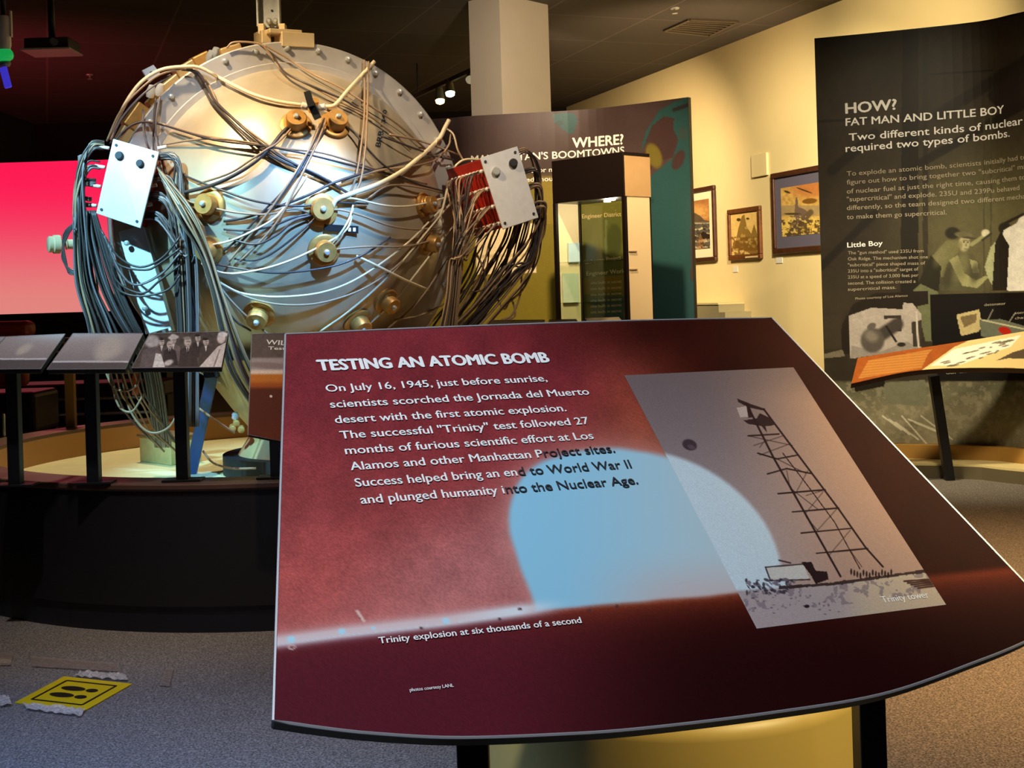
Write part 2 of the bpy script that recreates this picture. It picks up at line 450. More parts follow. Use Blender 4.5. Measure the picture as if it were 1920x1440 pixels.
# pillar: square column behind the WHERE sheet
pc = P(942, 200, 12.5)
pl = nrm((P(884, 200, 12.78) - pc) * (1, 1, 0)); prr = nrm(np.array([-pl[1], pl[0], 0]));
if prr[0] < 0: prr = -prr
wl = np.linalg.norm((P(884, 200, 12.78) - pc)[:2])
pr_ = 0.735
pcx = pc + pl * wl / 2 + prr * pr_ / 2
pil = MB().box((pcx[0], pcx[1], ZC / 2), (wl, pr_, ZC), (pl, prr, (0, 0, 1))).build('pillar', mat('pillar_paint', (214, 204, 188), 0.7, 0, 0.02, 3))
tag(pil, 'square cream painted pillar rising to the ceiling behind the dark curved panel', 'pillar'); pil['kind'] = 'structure'

# ================================================================== FOREGROUND SIGN
hd = nrm((2.30, 1, 0)); ud = np.array([-0.435, 1.0, 1.015])
SIGN = Plane(P(860, 1384, 1.6), hd, ud)
top_px = [(535, 628), (800, 616), (1100, 605), (1290, 600), (1447, 597)]
bot_px = [(512, 1352), (600, 1365), (700, 1376), (855, 1384), (1042, 1378), (1200, 1367), (1440, 1338), (1659, 1301), (1837, 1239), (1920, 1205), (1992, 1168)]
# the right edge of the board is straight in the photograph from the top corner to beyond the frame
tp = catmull([SIGN.from_px(*p) for p in top_px], 12); bp_ = catmull([SIGN.from_px(*p) for p in bot_px], 12)
def resample(p, s):
    L = np.concatenate([[0], np.cumsum(np.linalg.norm(np.diff(p, axis=0), axis=1))]); L /= L[-1]
    return np.stack([np.interp(s, L, p[:, 0]), np.interp(s, L, p[:, 1])], -1)
def sign_pos(off):
    def f(S, T):
        a = resample(tp, S.ravel()).reshape(*S.shape, 2); b = resample(bp_, S.ravel()).reshape(*S.shape, 2)
        return SIGN.world(a + (b - a) * T[..., None], off)
    return f
DOME_PX = [(1003, 1150), (985, 1095), (962, 1040), (950, 975), (960, 920), (985, 880), (1030, 855), (1090, 842), (1160, 837), (1240, 848),
           (1310, 872), (1370, 910), (1420, 960), (1452, 1015), (1468, 1075), (1470, 1105), (1380, 1118), (1200, 1134)]
DOME_PX = [(float(q[0]), float(q[1])) for q in catmull([(x, y, 0) for x, y in DOME_PX], 3)]
def hor(x): return np.interp(x, [500, 521, 641, 832, 967, 1100, 1380, 1560, 1990], [1208, 1206, 1190, 1168, 1150, 1136, 1112, 1095, 1050])
def sign_ink(x, y):
    n = fbm(x, y, 60, 3); g = RNG.random(len(x))
    base = np.zeros((len(x), 3))
    k = sstep(1000, 1260, x + 0.25 * (y - 800)); k2 = sstep(1130, 1370, x - 0.42 * (y - 700))
    L = np.array([132, 44, 50.]); M = np.array([156, 72, 48.]); R = np.array([46, 8, 5.])
    base = L * (1 - k[:, None]) + M * k[:, None]
    base = base * (1 - k2[:, None]) + R * k2[:, None]
    ty = sstep(720, 610, y) * sstep(850, 1250, x); base = over(base, (58, 16, 10), 0.9 * ty)
    up = sstep(700, 1120, y) * (1 - k); base = over(base, (196, 92, 84), 0.75 * up * (1 - k2))
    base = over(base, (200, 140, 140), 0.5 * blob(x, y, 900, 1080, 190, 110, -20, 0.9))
    base *= (0.86 + 0.28 * n)[:, None] * (0.90 + 0.2 * g)[:, None]
    # glow round the fireball, then the fireball
    d = sdf(x, y, DOME_PX)
    base = over(base, (214, 150, 140), 0.55 * np.exp(-np.maximum(d, 0) / 28.0) * (y < hor(x)))
    ball = np.array([150, 206, 232.]) * (1 - sstep(1000, 1420, x))[:, None] + np.array([196, 212, 216.]) * sstep(1000, 1420, x)[:, None]
    lower = sstep(1020, 1130, y) * sstep(1050, 1300, x)
    ball = over(ball, (214, 176, 170), 0.6 * lower)
    base = over(base, (0, 0, 0), np.zeros(len(x)))
    a = 1 - sstep(-12, 3, d + 5 * (vnoise(x, y, 40, 8) - 0.5)); base = base * (1 - a[:, None]) + ball * a[:, None]
    # burning skyline
    h = y - hor(x)
    below = sstep(-4, 14, h)
    dark = np.array([92, 24, 38.]) * (1 - sstep(900, 1350, x))[:, None] + np.array([40, 5, 6.]) * sstep(900, 1350, x)[:, None]
    dark = over(dark, (150, 62, 34), 0.9 * np.exp(-np.maximum(h, 0) / 34.0) * sstep(850, 1150, x))
    dark = over(dark, (134, 44, 40), 0.5 * np.exp(-np.maximum(h, 0) / 30.0) * (1 - sstep(850, 1150, x)))
    dark *= (0.93 + 0.14 * g)[:, None]
    base = base * (1 - below[:, None]) + dark * below[:, None]
    glow = np.minimum(1.2 * np.exp(-((h + 4) / 12.0) ** 2), 1) * (1 - sstep(960, 1080, x)); base = over(base, (232, 238, 244), 0.97 * glow)
    glow = np.exp(-np.abs(h + 12) / 34.0) * (1 - sstep(820, 1000, x)) * (h < 2); base = over(base, (226, 150, 140), 0.45 * glow)
    for cx, cy, r in ((546, 1199, 8), (641, 1184, 7), (836, 1164, 7), (700, 1178, 4)): base = over(base, (190, 230, 245), blob(x, y, cx, cy, r, r * 0.8, 0, 0.4))
    base = over(base, (225, 190, 180), 0.9 * np.abs(blob(x, y, 547, 1213, 8, 5) - blob(x, y, 547, 1213, 5, 3)))
    for cx, cy in ((676, 1158), (790, 1178), (937, 1161), (975, 1142), (1105, 1144), (1157, 1137)): base = over(base, (84, 50, 50), 0.8 * blob(x, y, cx, cy, 4, 3))
    base = over(base, (236, 190, 176), seg(x, y, (670, 1146), (682, 1164), 3))
    return base
sign = thing('reader_board', 'large maroon tilted sign headed TESTING AN ATOMIC BOMB in the foreground', 'sign', (0.1, 1.95, 0))
S_ = np.linspace(0, 1, 60)
outl = np.vstack([resample(tp, S_), resample(bp_, S_[::-1])])
q = SIGN.world(outl, 0.0)
mb = MB().slab(list(q), 0.02, SIGN.n)
bevel(mb.build('board', mat('board_edge', (34, 36, 44), 0.35), sign), 0.002, 1)
eo = []
edge = MB(); loop = SIGN.world(outl, 0.001); edge.tube(np.vstack([loop, loop[:1]]), 0.0022, 5, 1)
edge.build('edge_trim', mat('edge_trim_metal', (190, 186, 190), 0.35, 0.4), sign)
grid_print('printed_face', sign_pos(0.0012), sign_ink, 560, 360, print_mat('sign_print', 0.55, 0.08), sign)
# inset photograph of the test tower
INS = [(1170, 705), (1487, 690), (1773, 1135), (1418, 1180)]
iq = [SIGN.from_px(*p) for p in INS]
def ins_pos(S, T):
    a = iq[0] + (iq[1] - iq[0]) * S[..., None]; b = iq[3] + (iq[2] - iq[3]) * S[..., None]
    return SIGN.world(a + (b - a) * T[..., None], 0.0018)
def cr8(x, y): return (1150 + x * 0.3611, 680 + y * 0.3611)
def inset_ink(x, y):
    g = RNG.random(len(x)); n = fbm(x, y, 14, 9)
    gl = lambda xx: np.interp(xx, [1370, 1560, 1740], [1108, 1095, 1070])
    t = sstep(700, 1100, y)
    base = np.array([122, 104, 104.]) * (1 - t)[:, None] + np.array([188, 166, 162.]) * t[:, None]
    base = over(base, (178, 138, 116), 0.8 * sstep(1330, 1600, x + 0.1 * (900 - y)))
    base = over(base, (120, 100, 98), 0.75 * sstep(760, 690, y))
    d = sdf(x, y, DOME_PX)
    base = over(base, (212, 228, 234), 0.92 * (1 - sstep(-6, 5, d)))
    lf = poly(x, y, [(1180, 850), (1240, 850), (1420, 1110), (1330, 1110)]); 
    gr = sstep(-3, 4, y - gl(x))
    base = over(base, (176, 158, 156), gr)
    base = over(base, (196, 174, 150), gr * sstep(1560, 1640, x))
    base = over(base, (120, 104, 112), gr * (n > 0.62) * (y < gl(x) + 42) * 0.6)
    base = over(base, (52, 34, 34), 0.9 * (np.abs(y - gl(x)) < 2.6 + 3 * (n - 0.4)) * (x > 1460))
    ink = (44, 24, 26)
    L1 = [cr8(*p) for p in ((690, 210), (830, 490), (1000, 790), (1180, 1110))]; R1 = [cr8(*p) for p in ((780, 240), (960, 480), (1170, 760), (1310, 960), (1400, 1060))]
    B1 = [cr8(*p) for p in ((880, 470), (1010, 640), (1150, 830), (1280, 1070))]
    for pts, wd_ in ((L1, 2.1), (R1, 1.9), (B1, 1.1)):
        for i in range(len(pts) - 1): base = over(base, ink, seg(x, y, pts[i], pts[i + 1], wd_))
    HZ = [((700, 380), (860, 370)), ((750, 470), (850, 500)), ((850, 500), (955, 480)), ((800, 578), (900, 550)), ((900, 550), (1025, 575)), ((855, 680), (1100, 660)), ((930, 775), (1170, 755)), ((975, 885), (1240, 860)), ((1055, 990), (1320, 965))]
    for a, b in HZ: base = over(base, ink, seg(x, y, cr8(*a), cr8(*b), 1.6))
    DG = [((700, 380), (930, 430)), ((730, 430), (880, 380)), ((760, 480), (920, 420)), ((830, 490), (1000, 575)), ((920, 660), (900, 560)), ((940, 690), (1010, 560)), ((1000, 690), (1100, 660)), ((930, 660), (1060, 760)), ((1000, 780), (1090, 670)), ((1060, 870), (1160, 760)), ((1060, 870), (1000, 800)), ((1120, 1000), (1230, 870)), ((1220, 960), (1290, 1060)), ((760, 440), (790, 400))]
    for a, b in DG: base = over(base, ink, 0.6 * seg(x, y, cr8(*a), cr8(*b), 1.0))
    for pts in (((640, 185), (715, 215), (790, 240), (785, 250), (700, 232), (650, 205)), ((675, 300), (745, 288), (760, 262), (820, 290), (836, 325), (790, 330), (800, 365), (770, 330), (700, 318)), ((690, 215), (715, 240), (720, 285), (700, 285))):
        base = over(base, ink, 0.92 * poly(x, y, [cr8(*p) for p in pts]))
    base = over(base, (190, 172, 166), 0.8 * poly(x, y, [cr8(*p) for p in ((640, 235), (690, 225), (700, 280), (660, 285))]))
    base = over(base, (72, 54, 60), blob(x, y, 1293, 834, 14, 10, 20)); base = over(base, (110, 90, 92), 0.6 * blob(x, y, 1296, 838, 7, 4, 20))
    # truck, people, scrub
    base = over(base, (206, 198, 188), poly(x, y, [cr8(*p) for p in ((795, 1060), (985, 1045), (1020, 1125), (815, 1130))]))
    for a, b in (((790, 1062), (985, 1046)), ((790, 1062), (815, 1130)), ((815, 1132), (1020, 1126)), ((860, 1026), (920, 1040))): base = over(base, ink, 0.8 * seg(x, y, cr8(*a), cr8(*b), 1.6))
    base = over(base, ink, poly(x, y, [cr8(*p) for p in ((975, 1035), (1030, 1035), (1050, 1080), (1110, 1085), (1118, 1125), (1050, 1150), (1030, 1110))]))
    for k in range(14):
        u = 1235 + k * 16; base = over(base, ink, blob(x, y, *cr8(u, 1085 + (k * 7) % 22), 1.9, 6 + (k * 5) % 5))
    r = np.random.default_rng(5)
    for k in range(60):
        u = 690 + r.random() * 260; v = 1125 + r.random() * 75
        base = over(base, (58, 50, 60) if r.random() < 0.6 else (120, 104, 116), 0.85 * blob(x, y, *cr8(u, v), 2 + 4 * r.random(), 1.2 + 2.2 * r.random(), r.random() * 90))
    for k in range(30):
        u = 720 + r.random() * 480; v = 1200 + r.random() * 110
        base = over(base, (96, 76, 84), 0.7 * blob(x, y, *cr8(u, v), 1 + 2 * r.random(), 0.8 + r.random()))
    base = over(base, (40, 26, 34), blob(x, y, *cr8(1005, 1265), 5, 3.2))
    for k in range(5): base = over(base, (74, 44, 36), seg(x, y, cr8(1510 + 18 * k, 1135 + 9 * k), cr8(1640 + 6 * k, 1125 + 9 * k), 1.8))
    return base * (0.95 + 0.1 * g)[:, None]
tw = grid_print('inset_photograph', ins_pos, inset_ink, 360, 440, print_mat('inset_print', 0.55, 0.08), sign)
tw['label'] = 'grey photograph of a lattice tower and truck'
mb = Lines(); letter(mb, SIGN, 'TESTING AN ATOMIC BOMB', (598, 697), (1030, 681), 20, 0.0028, 0.055)
mb.build('heading_lettering', INKWHITE, sign)
body = [('On July 16, 1945, just before sunrise,', (612, 737), (1026, 717)), ('scientists scorched the Jornada del Muerto', (620, 767), (1105, 742)),
        ('desert with the first atomic explosion.', (629, 796), (1062, 773)), ('The successful "Trinity" test followed 27', (639, 825), (1105, 797)),
        ('months of furious scientific effort at Los', (648, 854), (1113, 825)), ('Alamos and other Manhattan Project sites.', (658, 884), (1153, 850)),
        ('Success helped bring an end to World War II', (667, 915), (1184, 879)), ('and plunged humanity into the Nuclear Age.', (677, 947), (1196, 909))]
mb = Lines(); mbd = Lines()
splits = {5: 'Alamos and other Manhattan P', 6: 'Success helped bring an en', 7: 'and plunged humanity i'}
for i, (s, a, b) in enumerate(body):
    cap = 13.5 + i * 0.4
    if i in splits:
        s1 = splits[i]; s2 = s[len(s1):]; W = text2d(s)[0][:, 0].max(); a_, b_ = np.array(a, float), np.array(b, float)
        m1 = tuple(a_ + (b_ - a_) * text2d(s1)[0][:, 0].max() / W); m2 = tuple(b_ - (b_ - a_) * text2d(s2)[0][:, 0].max() / W)
        letter(mb, SIGN, s1, a, m1, cap, 0.0028, 0.018); letter(mbd, SIGN, s2, m2, b, cap, 0.0028, 0.014)
    else: letter(mb, SIGN, s, a, b, cap, 0.0028, 0.018)
mb.build('body_lettering', INKWHITE, sign); mbd.build('body_lettering', INKDARK, sign)
mb = Lines(); letter(mb, SIGN, 'Trinity explosion at six thousands of a second', (711, 1209), (1090, 1170), 12.5, 0.0028, 0.022)
letter(mb, SIGN, 'Trinity tower', (1655, 1132), (1742, 1122), 11, 0.0028, 0.008)
mb.build('caption_lettering', INKWHITE, sign)
mb = Lines(); letter(mb, SIGN, 'photos courtesy LANL', (768, 1299), (850, 1290), 6.5, 0.0028, 0.01); mb.build('credit_lettering', INKWHITE, sign)
for x0, yb, dep in ((886, 1398, 1.68), (1634, 1310, 2.05)):
    t0 = P(x0, yb, dep); z1 = t0[2] + 0.05
    bevel(MB().box((t0[0], t0[1] + 0.02, (z1) / 2), (0.042, 0.055, z1)).build('post', BLACK, sign), 0.003)

# drum-shaped plinth glimpsed under the board
dp = P(1290, 1440, 2.75)
pl_o = MB().lathe([(0.44, 0), (0.44, 0.45), (0.43, 0.475), (0.40, 0.485)], (dp[0] + 0.0, 2.98, 0.0), (0, 0, 1), 96).build('drum_plinth', mat('tan_satin_paint', (196, 168, 92), 0.45, 0, 0.03, 6), None, True)
autosmooth(pl_o, 50); tag(pl_o, 'low round tan plinth on the carpet under the maroon tilted sign', 'plinth')

# ================================================================== ROUND PLATFORM
PCX, PCY, RO, RI, ZP, ZI = -1.15, 7.10, 1.85, 1.66, 0.615, 0.45
plat = thing('display_platform', 'round dark platform with a sunken lit floor that carries the wired metal sphere', 'platform', (PCX, PCY, 0))
wallm = mat('platform_side_paint', (23, 20, 22), 0.55, 0, 0.12, 5)
o = MB().lathe([(RO, 0.11), (RO, ZP - 0.03)], (PCX, PCY, 0), (0, 0, 1), 160, False).build('side_panel', wallm, plat, True)
MB().lathe([(RO - 0.012, 0.0), (RO - 0.012, 0.11), (RO, 0.11)], (PCX, PCY, 0), (0, 0, 1), 160, False).build('toe_kick', mat('toe_kick_vinyl', (22, 24, 34), 0.4), plat)
autosmooth(MB().lathe([(RO, ZP - 0.03), (RO + 0.012, ZP - 0.02), (RO + 0.012, ZP - 0.004), (RO + 0.006, ZP), (RI, ZP), (RI, ZP - 0.02)], (PCX, PCY, 0), (0, 0, 1), 160, False).build('rim', mat('rim_laminate', (92, 66, 52), 0.4, 0, 0.1, 8), plat), 30)
MB().lathe([(RI, ZP - 0.02), (RI, ZI)], (PCX, PCY, 0), (0, 0, 1), 160, False).build('inner_wall', mat('inner_wall_paint', (176, 128, 72), 0.6), plat, True)
MB().lathe([(1e-4, ZI), (RI, ZI)], (PCX, PCY, 0), (0, 0, 1), 96, False).build('sunken_floor', mat('platform_floor', (222, 206, 150), 0.5, 0, 0.06, 8), plat)

# ------------------------------------------------------------------ small tilted photo signs along the platform edge
def tilt_plane(bl, br, Yb, tl, Yt):
    p0 = P(*bl, Yb); p1 = P(*br, Yb); p2 = P(*tl, Yt); return Plane(p0, p1 - p0, p2 - p0)
def rail_sign(name, label, quad, Yb, Yt, ink, post_px, nx=150, ny=80, group=None, hidden_post=False, top_dark=True):
    tl, tr, br, bl = quad
    pln = tilt_plane(bl, br, Yb, tl, Yt)
    c = [pln.from_px(*p) for p in quad]
    base = P(*post_px, 5.36) if post_px else P(*bl, Yb)
    t = thing(name, label, 'sign', (base[0], base[1], ZP), group)
    bevel(MB().slab([pln.world(p, -0.001) for p in c], 0.022, pln.n).build('backing_board', BLACK, t), 0.002, 1)
    def pos(S, T):
        a = c[0] + (c[1] - c[0]) * S[..., None]; b = c[3] + (c[2] - c[3]) * S[..., None]
        return pln.world(a + (b - a) * T[..., None], 0.001)
    grid_print('photograph', pos, ink, nx, ny, print_mat('photo_print', 0.6, 0.12), t)
    lp = np.vstack([pln.world(p, 0.001) for p in c] + [pln.world(c[0], 0.001)])
    MB().tube(lp, 0.0022, 5, 1).build('edge_trim', mat('edge_trim_metal', 0), t)
    if post_px:
        top = (pln.world((c[2] + c[3]) / 2, -0.02) + pln.world((c[0] + c[1]) / 2, -0.02)) / 2
        bevel(MB().box((base[0], base[1], (ZP + top[2]) / 2 + 0.004), (0.05, 0.05, top[2] - ZP - 0.01)).build('post', BLACK, t), 0.003)
        MB().box((base[0], base[1], ZP + 0.006), (0.16, 0.09, 0.008)).build('foot_plate', BLACK, t)
    return t, pln, c
def grain(x, y, a=0.12): return (1 - a / 2 + a * RNG.random(len(x)))[:, None]
def ink_cloud(cx, cy, rx, ry, rot, yl):
    def f(x, y):
        b = np.array([146, 136, 134.]) + 34 * sstep(695, 626, y)[:, None]
        b = over(b, (206, 196, 182), 0.85 * blob(x, y, cx, cy, rx, ry, rot, 0.5)); b = over(b, (206, 196, 182), 0.5 * blob(x, y, cx - rx * .5, cy + ry * .8, rx * 0.5, ry * 0.6, rot, 0.6))
        b = over(b, (206, 204, 206), (np.abs(y - yl) < 1.6).astype(float)); b = over(b, (92, 84, 84), (y > yl + 2).astype(float) * 0.85)
        return b * grain(x, y)
    return f
def ink_men(x, y):
    n = fbm(x, y, 9, 21); b = np.array([92, 80, 72.]) * (0.8 + 0.4 * n)[:, None]
    def man(cx, cy, s, coat, skin=(206, 190, 180), hat=None, hair=None, tie=False):
        nonlocal b
        b = over(b, coat, poly(x, y, [(cx - 15 * s, cy + 40 * s), (cx - 12 * s, cy + 13 * s), (cx - 4 * s, cy + 8 * s), (cx + 4 * s, cy + 8 * s), (cx + 13 * s, cy + 13 * s), (cx + 18 * s, cy + 44 * s)]) * 1.0)
        b = over(b, skin, blob(x, y, cx, cy, 6 * s, 7.5 * s, 0, 0.25)); b = over(b, (90, 74, 68), 0.6 * blob(x, y, cx + 1, cy - 0.5, 4 * s, 1.1)); b = over(b, (110, 84, 76), 0.6 * blob(x, y, cx + 1, cy + 4 * s, 2.2 * s, 1))
        if hat: b = over(b, hat, blob(x, y, cx, cy - 6 * s, 11 * s, 4.5 * s, -6, 0.25)); b = over(b, hat, blob(x, y, cx, cy - 8 * s, 6.5 * s, 5 * s, 0, 0.25))
        if hair: b = over(b, hair, blob(x, y, cx - 1 * s, cy - 6 * s, 6 * s, 3 * s, 0, 0.25))
        b = over(b, (232, 226, 220), 0.9 * poly(x, y, [(cx - 3 * s, cy + 8 * s), (cx + 3 * s, cy + 8 * s), (cx, cy + 20 * s)]))
        if tie: b = over(b, (50, 40, 40), poly(x, y, [(cx - 1, cy + 9 * s), (cx + 1, cy + 9 * s), (cx + 1.5, cy + 19 * s), (cx - 1, cy + 19 * s)]))
    man(303, 641, 0.9, (98, 86, 84), hair=(60, 50, 46)); man(325, 638, 0.9, (120, 104, 100), hat=(206, 196, 190)); man(371, 634, 0.85, (70, 58, 54), hair=(50, 42, 40))
    man(386, 641, 0.9, (84, 72, 66), hair=(54, 46, 44)); man(318, 646, 0.9, (66, 56, 54), tie=True); man(352, 641, 1.15, (74, 62, 58), hair=(150, 138, 130), tie=True)
    b = over(b, (190, 182, 178), blob(x, y, 285, 640, 14, 12, 0, 0.3)); b = over(b, (112, 100, 98), poly(x, y, [(262, 690), (268, 656), (290, 650), (304, 664), (306, 690)]))
    b = over(b, (224, 220, 216), poly(x, y, [(286, 690), (292, 662), (302, 664), (310, 690)])); b = over(b, (206, 200, 196), blob(x, y, 316, 680, 9, 5, -20, 0.4))
    b = over(b, (214, 204, 198), poly(x, y, [(372, 690), (392, 668), (408, 650), (428, 640), (428, 690)])); b = over(b, (226, 214, 204), blob(x, y, 415, 634, 8, 10, 10, 0.25)); b = over(b, (236, 232, 226), blob(x, y, 418, 627, 9, 5, 0, 0.25))
    b = over(b, (150, 138, 134), seg(x, y, (400, 690), (412, 656), 1.4))
    return b * (0.86 + 0.28 * fbm(x, y, 5, 44))[:, None] * grain(x, y, 0.16)
GR = 'photo signs on posts along the platform edge'
rail_sign('photo_sign', 'tilted photo sign of a small grey cloud, leftmost with a post on the platform edge', [(12, 632), (122, 627), (76, 692), (-44, 693)], 5.20, 5.40, ink_cloud(46, 654, 16, 7, -30, 673), (30, 894), group=GR)
rail_sign('photo_sign', 'tilted photo sign of a wide pale cloud, left of the photo sign of men', [(137, 626), (268, 626), (235, 692), (88, 693)], 5.17, 5.38, ink_cloud(205, 652, 27, 19, -25, 678), (177, 896), group=GR)
rail_sign('photo_sign', 'tilted photo sign showing a group of men in suits, in front of the blue-lit leg', [(281, 626), (428, 622), (415, 689), (247, 690)], 5.14, 5.35, ink_men, (344, 897), 260, 120, group=GR)
rail_sign('photo_sign', 'sliver of tilted pale photo sign at the left picture border above the dark shelf', [(-120, 634), (10, 632), (-48, 694), (-170, 694)], 5.26, 5.46, ink_cloud(-60, 654, 27, 19, -25, 678), None, 60, 40)
# upright sign with desert landscape, mostly hidden by the foreground board
def ink_wild(x, y):
    n = fbm(x, y, 20, 5)
    b = np.array([108, 96, 90.]) * (0.85 + 0.3 * n)[:, None]
    b = over(b, (176, 164, 164), sstep(668, 674, y)); b = over(b, (150, 134, 132), blob(x, y, 510, 686, 50, 6, 4, 0.4)); b = over(b, (240, 222, 206), sstep(690, 697, y))
    b = over(b, (206, 124, 46), sstep(699, 704, y)); b = over(b, (176, 90, 30), sstep(712, 722, y)); b = over(b, (92, 40, 26), sstep(722, 732, y)); b = over(b, (112, 46, 20), sstep(760, 820, y) * 0.8 * n)
    return over(b, (240, 230, 210), blob(x, y, 508, 743, 2.5, 2.5)) * grain(x, y)
wt, wpl, wc = rail_sign('interpretive_sign', 'upright desert landscape sign starting WIL behind left edge of the maroon sign', [(472, 627), (566, 624), (562, 834), (465, 815)], 4.95, 5.16, ink_wild, (520, 894), 110, 180)
mb = Lines(); letter(mb, wpl, 'WIL', (499, 646), (535, 648), 9, 0.003, 0.03); letter(mb, wpl, 'Test', (503, 656), (535, 657), 6, 0.003, 0.03); mb.build('heading_lettering', INKWHITE, wt)

# pale signs just clearing the top edge of the foreground board
def ink_pale(x, y): return np.tile(np.array([222, 206, 178.]), (len(x), 1)) * grain(x, y, 0.06)
for (yy, q4, lab) in ((8.3, [(925, 601), (1022, 600), (1014, 622), (905, 624)], 'pale sign peeking over the maroon sign below the right cable box, widest of three'),
                  (7.95, [(1029, 600), (1080, 599), (1098, 622), (1040, 624)], 'small pale tilted sign peeking over the maroon sign below the display case, middle of three'),
                  (7.55, [(1097, 597), (1160, 595), (1184, 620), (1118, 622)], 'pale tilted sign peeking over the maroon sign below the display case, right one of three')):
    tt, pp, cc = rail_sign('photo_sign', lab, q4, yy, yy + 0.25, ink_pale, None, 30, 14, group='pale signs above the maroon board')
    c_ = sum(pp.world(k, -0.02) for k in cc) / 4
    MB().box((c_[0], c_[1], (ZP + c_[2]) / 2), (0.05, 0.05, c_[2] - ZP)).build('post', BLACK, tt)

# ================================================================== HOW PANEL (curved tall sheet)
ZT, ZB = 3.16, 0.2
def top_xy(px, py, z): p = PZ(px, py, z); return (p[0], p[1])
hx = [top_xy(1527, 75, ZT), top_xy(1683, 60, ZT), top_xy(1836, 43, ZT), top_xy(1920, 25, ZT)]
hx.append((hx[-1][0] + 0.42, hx[-1][1] - 0.5))
HOW = Curved(hx)
def curtain(name, surf, z0, z1, off0, off1, m, parent):
    s = np.linspace(0, surf.L[-1], 60)
    A = surf.world(np.stack([s, np.full_like(s, z0)], -1), off0); B = surf.world(np.stack([s, np.full_like(s, z1)], -1), off0)
    C = surf.world(np.stack([s, np.full_like(s, z1)], -1), off1); D = surf.world(np.stack([s, np.full_like(s, z0)], -1), off1)
    n = len(s); v = np.vstack([A, B, C, D]); f = []
    for i in range(n - 1):
        for k in range(4):
            k2 = (k + 1) % 4; f.append((k * n + i, k * n + i + 1, k2 * n + i + 1, k2 * n + i))
    f.append((0, n, 2 * n, 3 * n)); f.append((n - 1, 4 * n - 1, 3 * n - 1, 2 * n - 1))
    return new_obj(name, v, f, m, parent)
how = thing('curved_display', 'tall curved dark panel headed HOW? with a photo of men at right', 'panel', (hx[1][0], hx[1][1], 0))
curtain('backing_sheet', HOW, ZB, ZT, -0.004, -0.05, mat('panel_back', (36, 26, 20), 0.5), how)
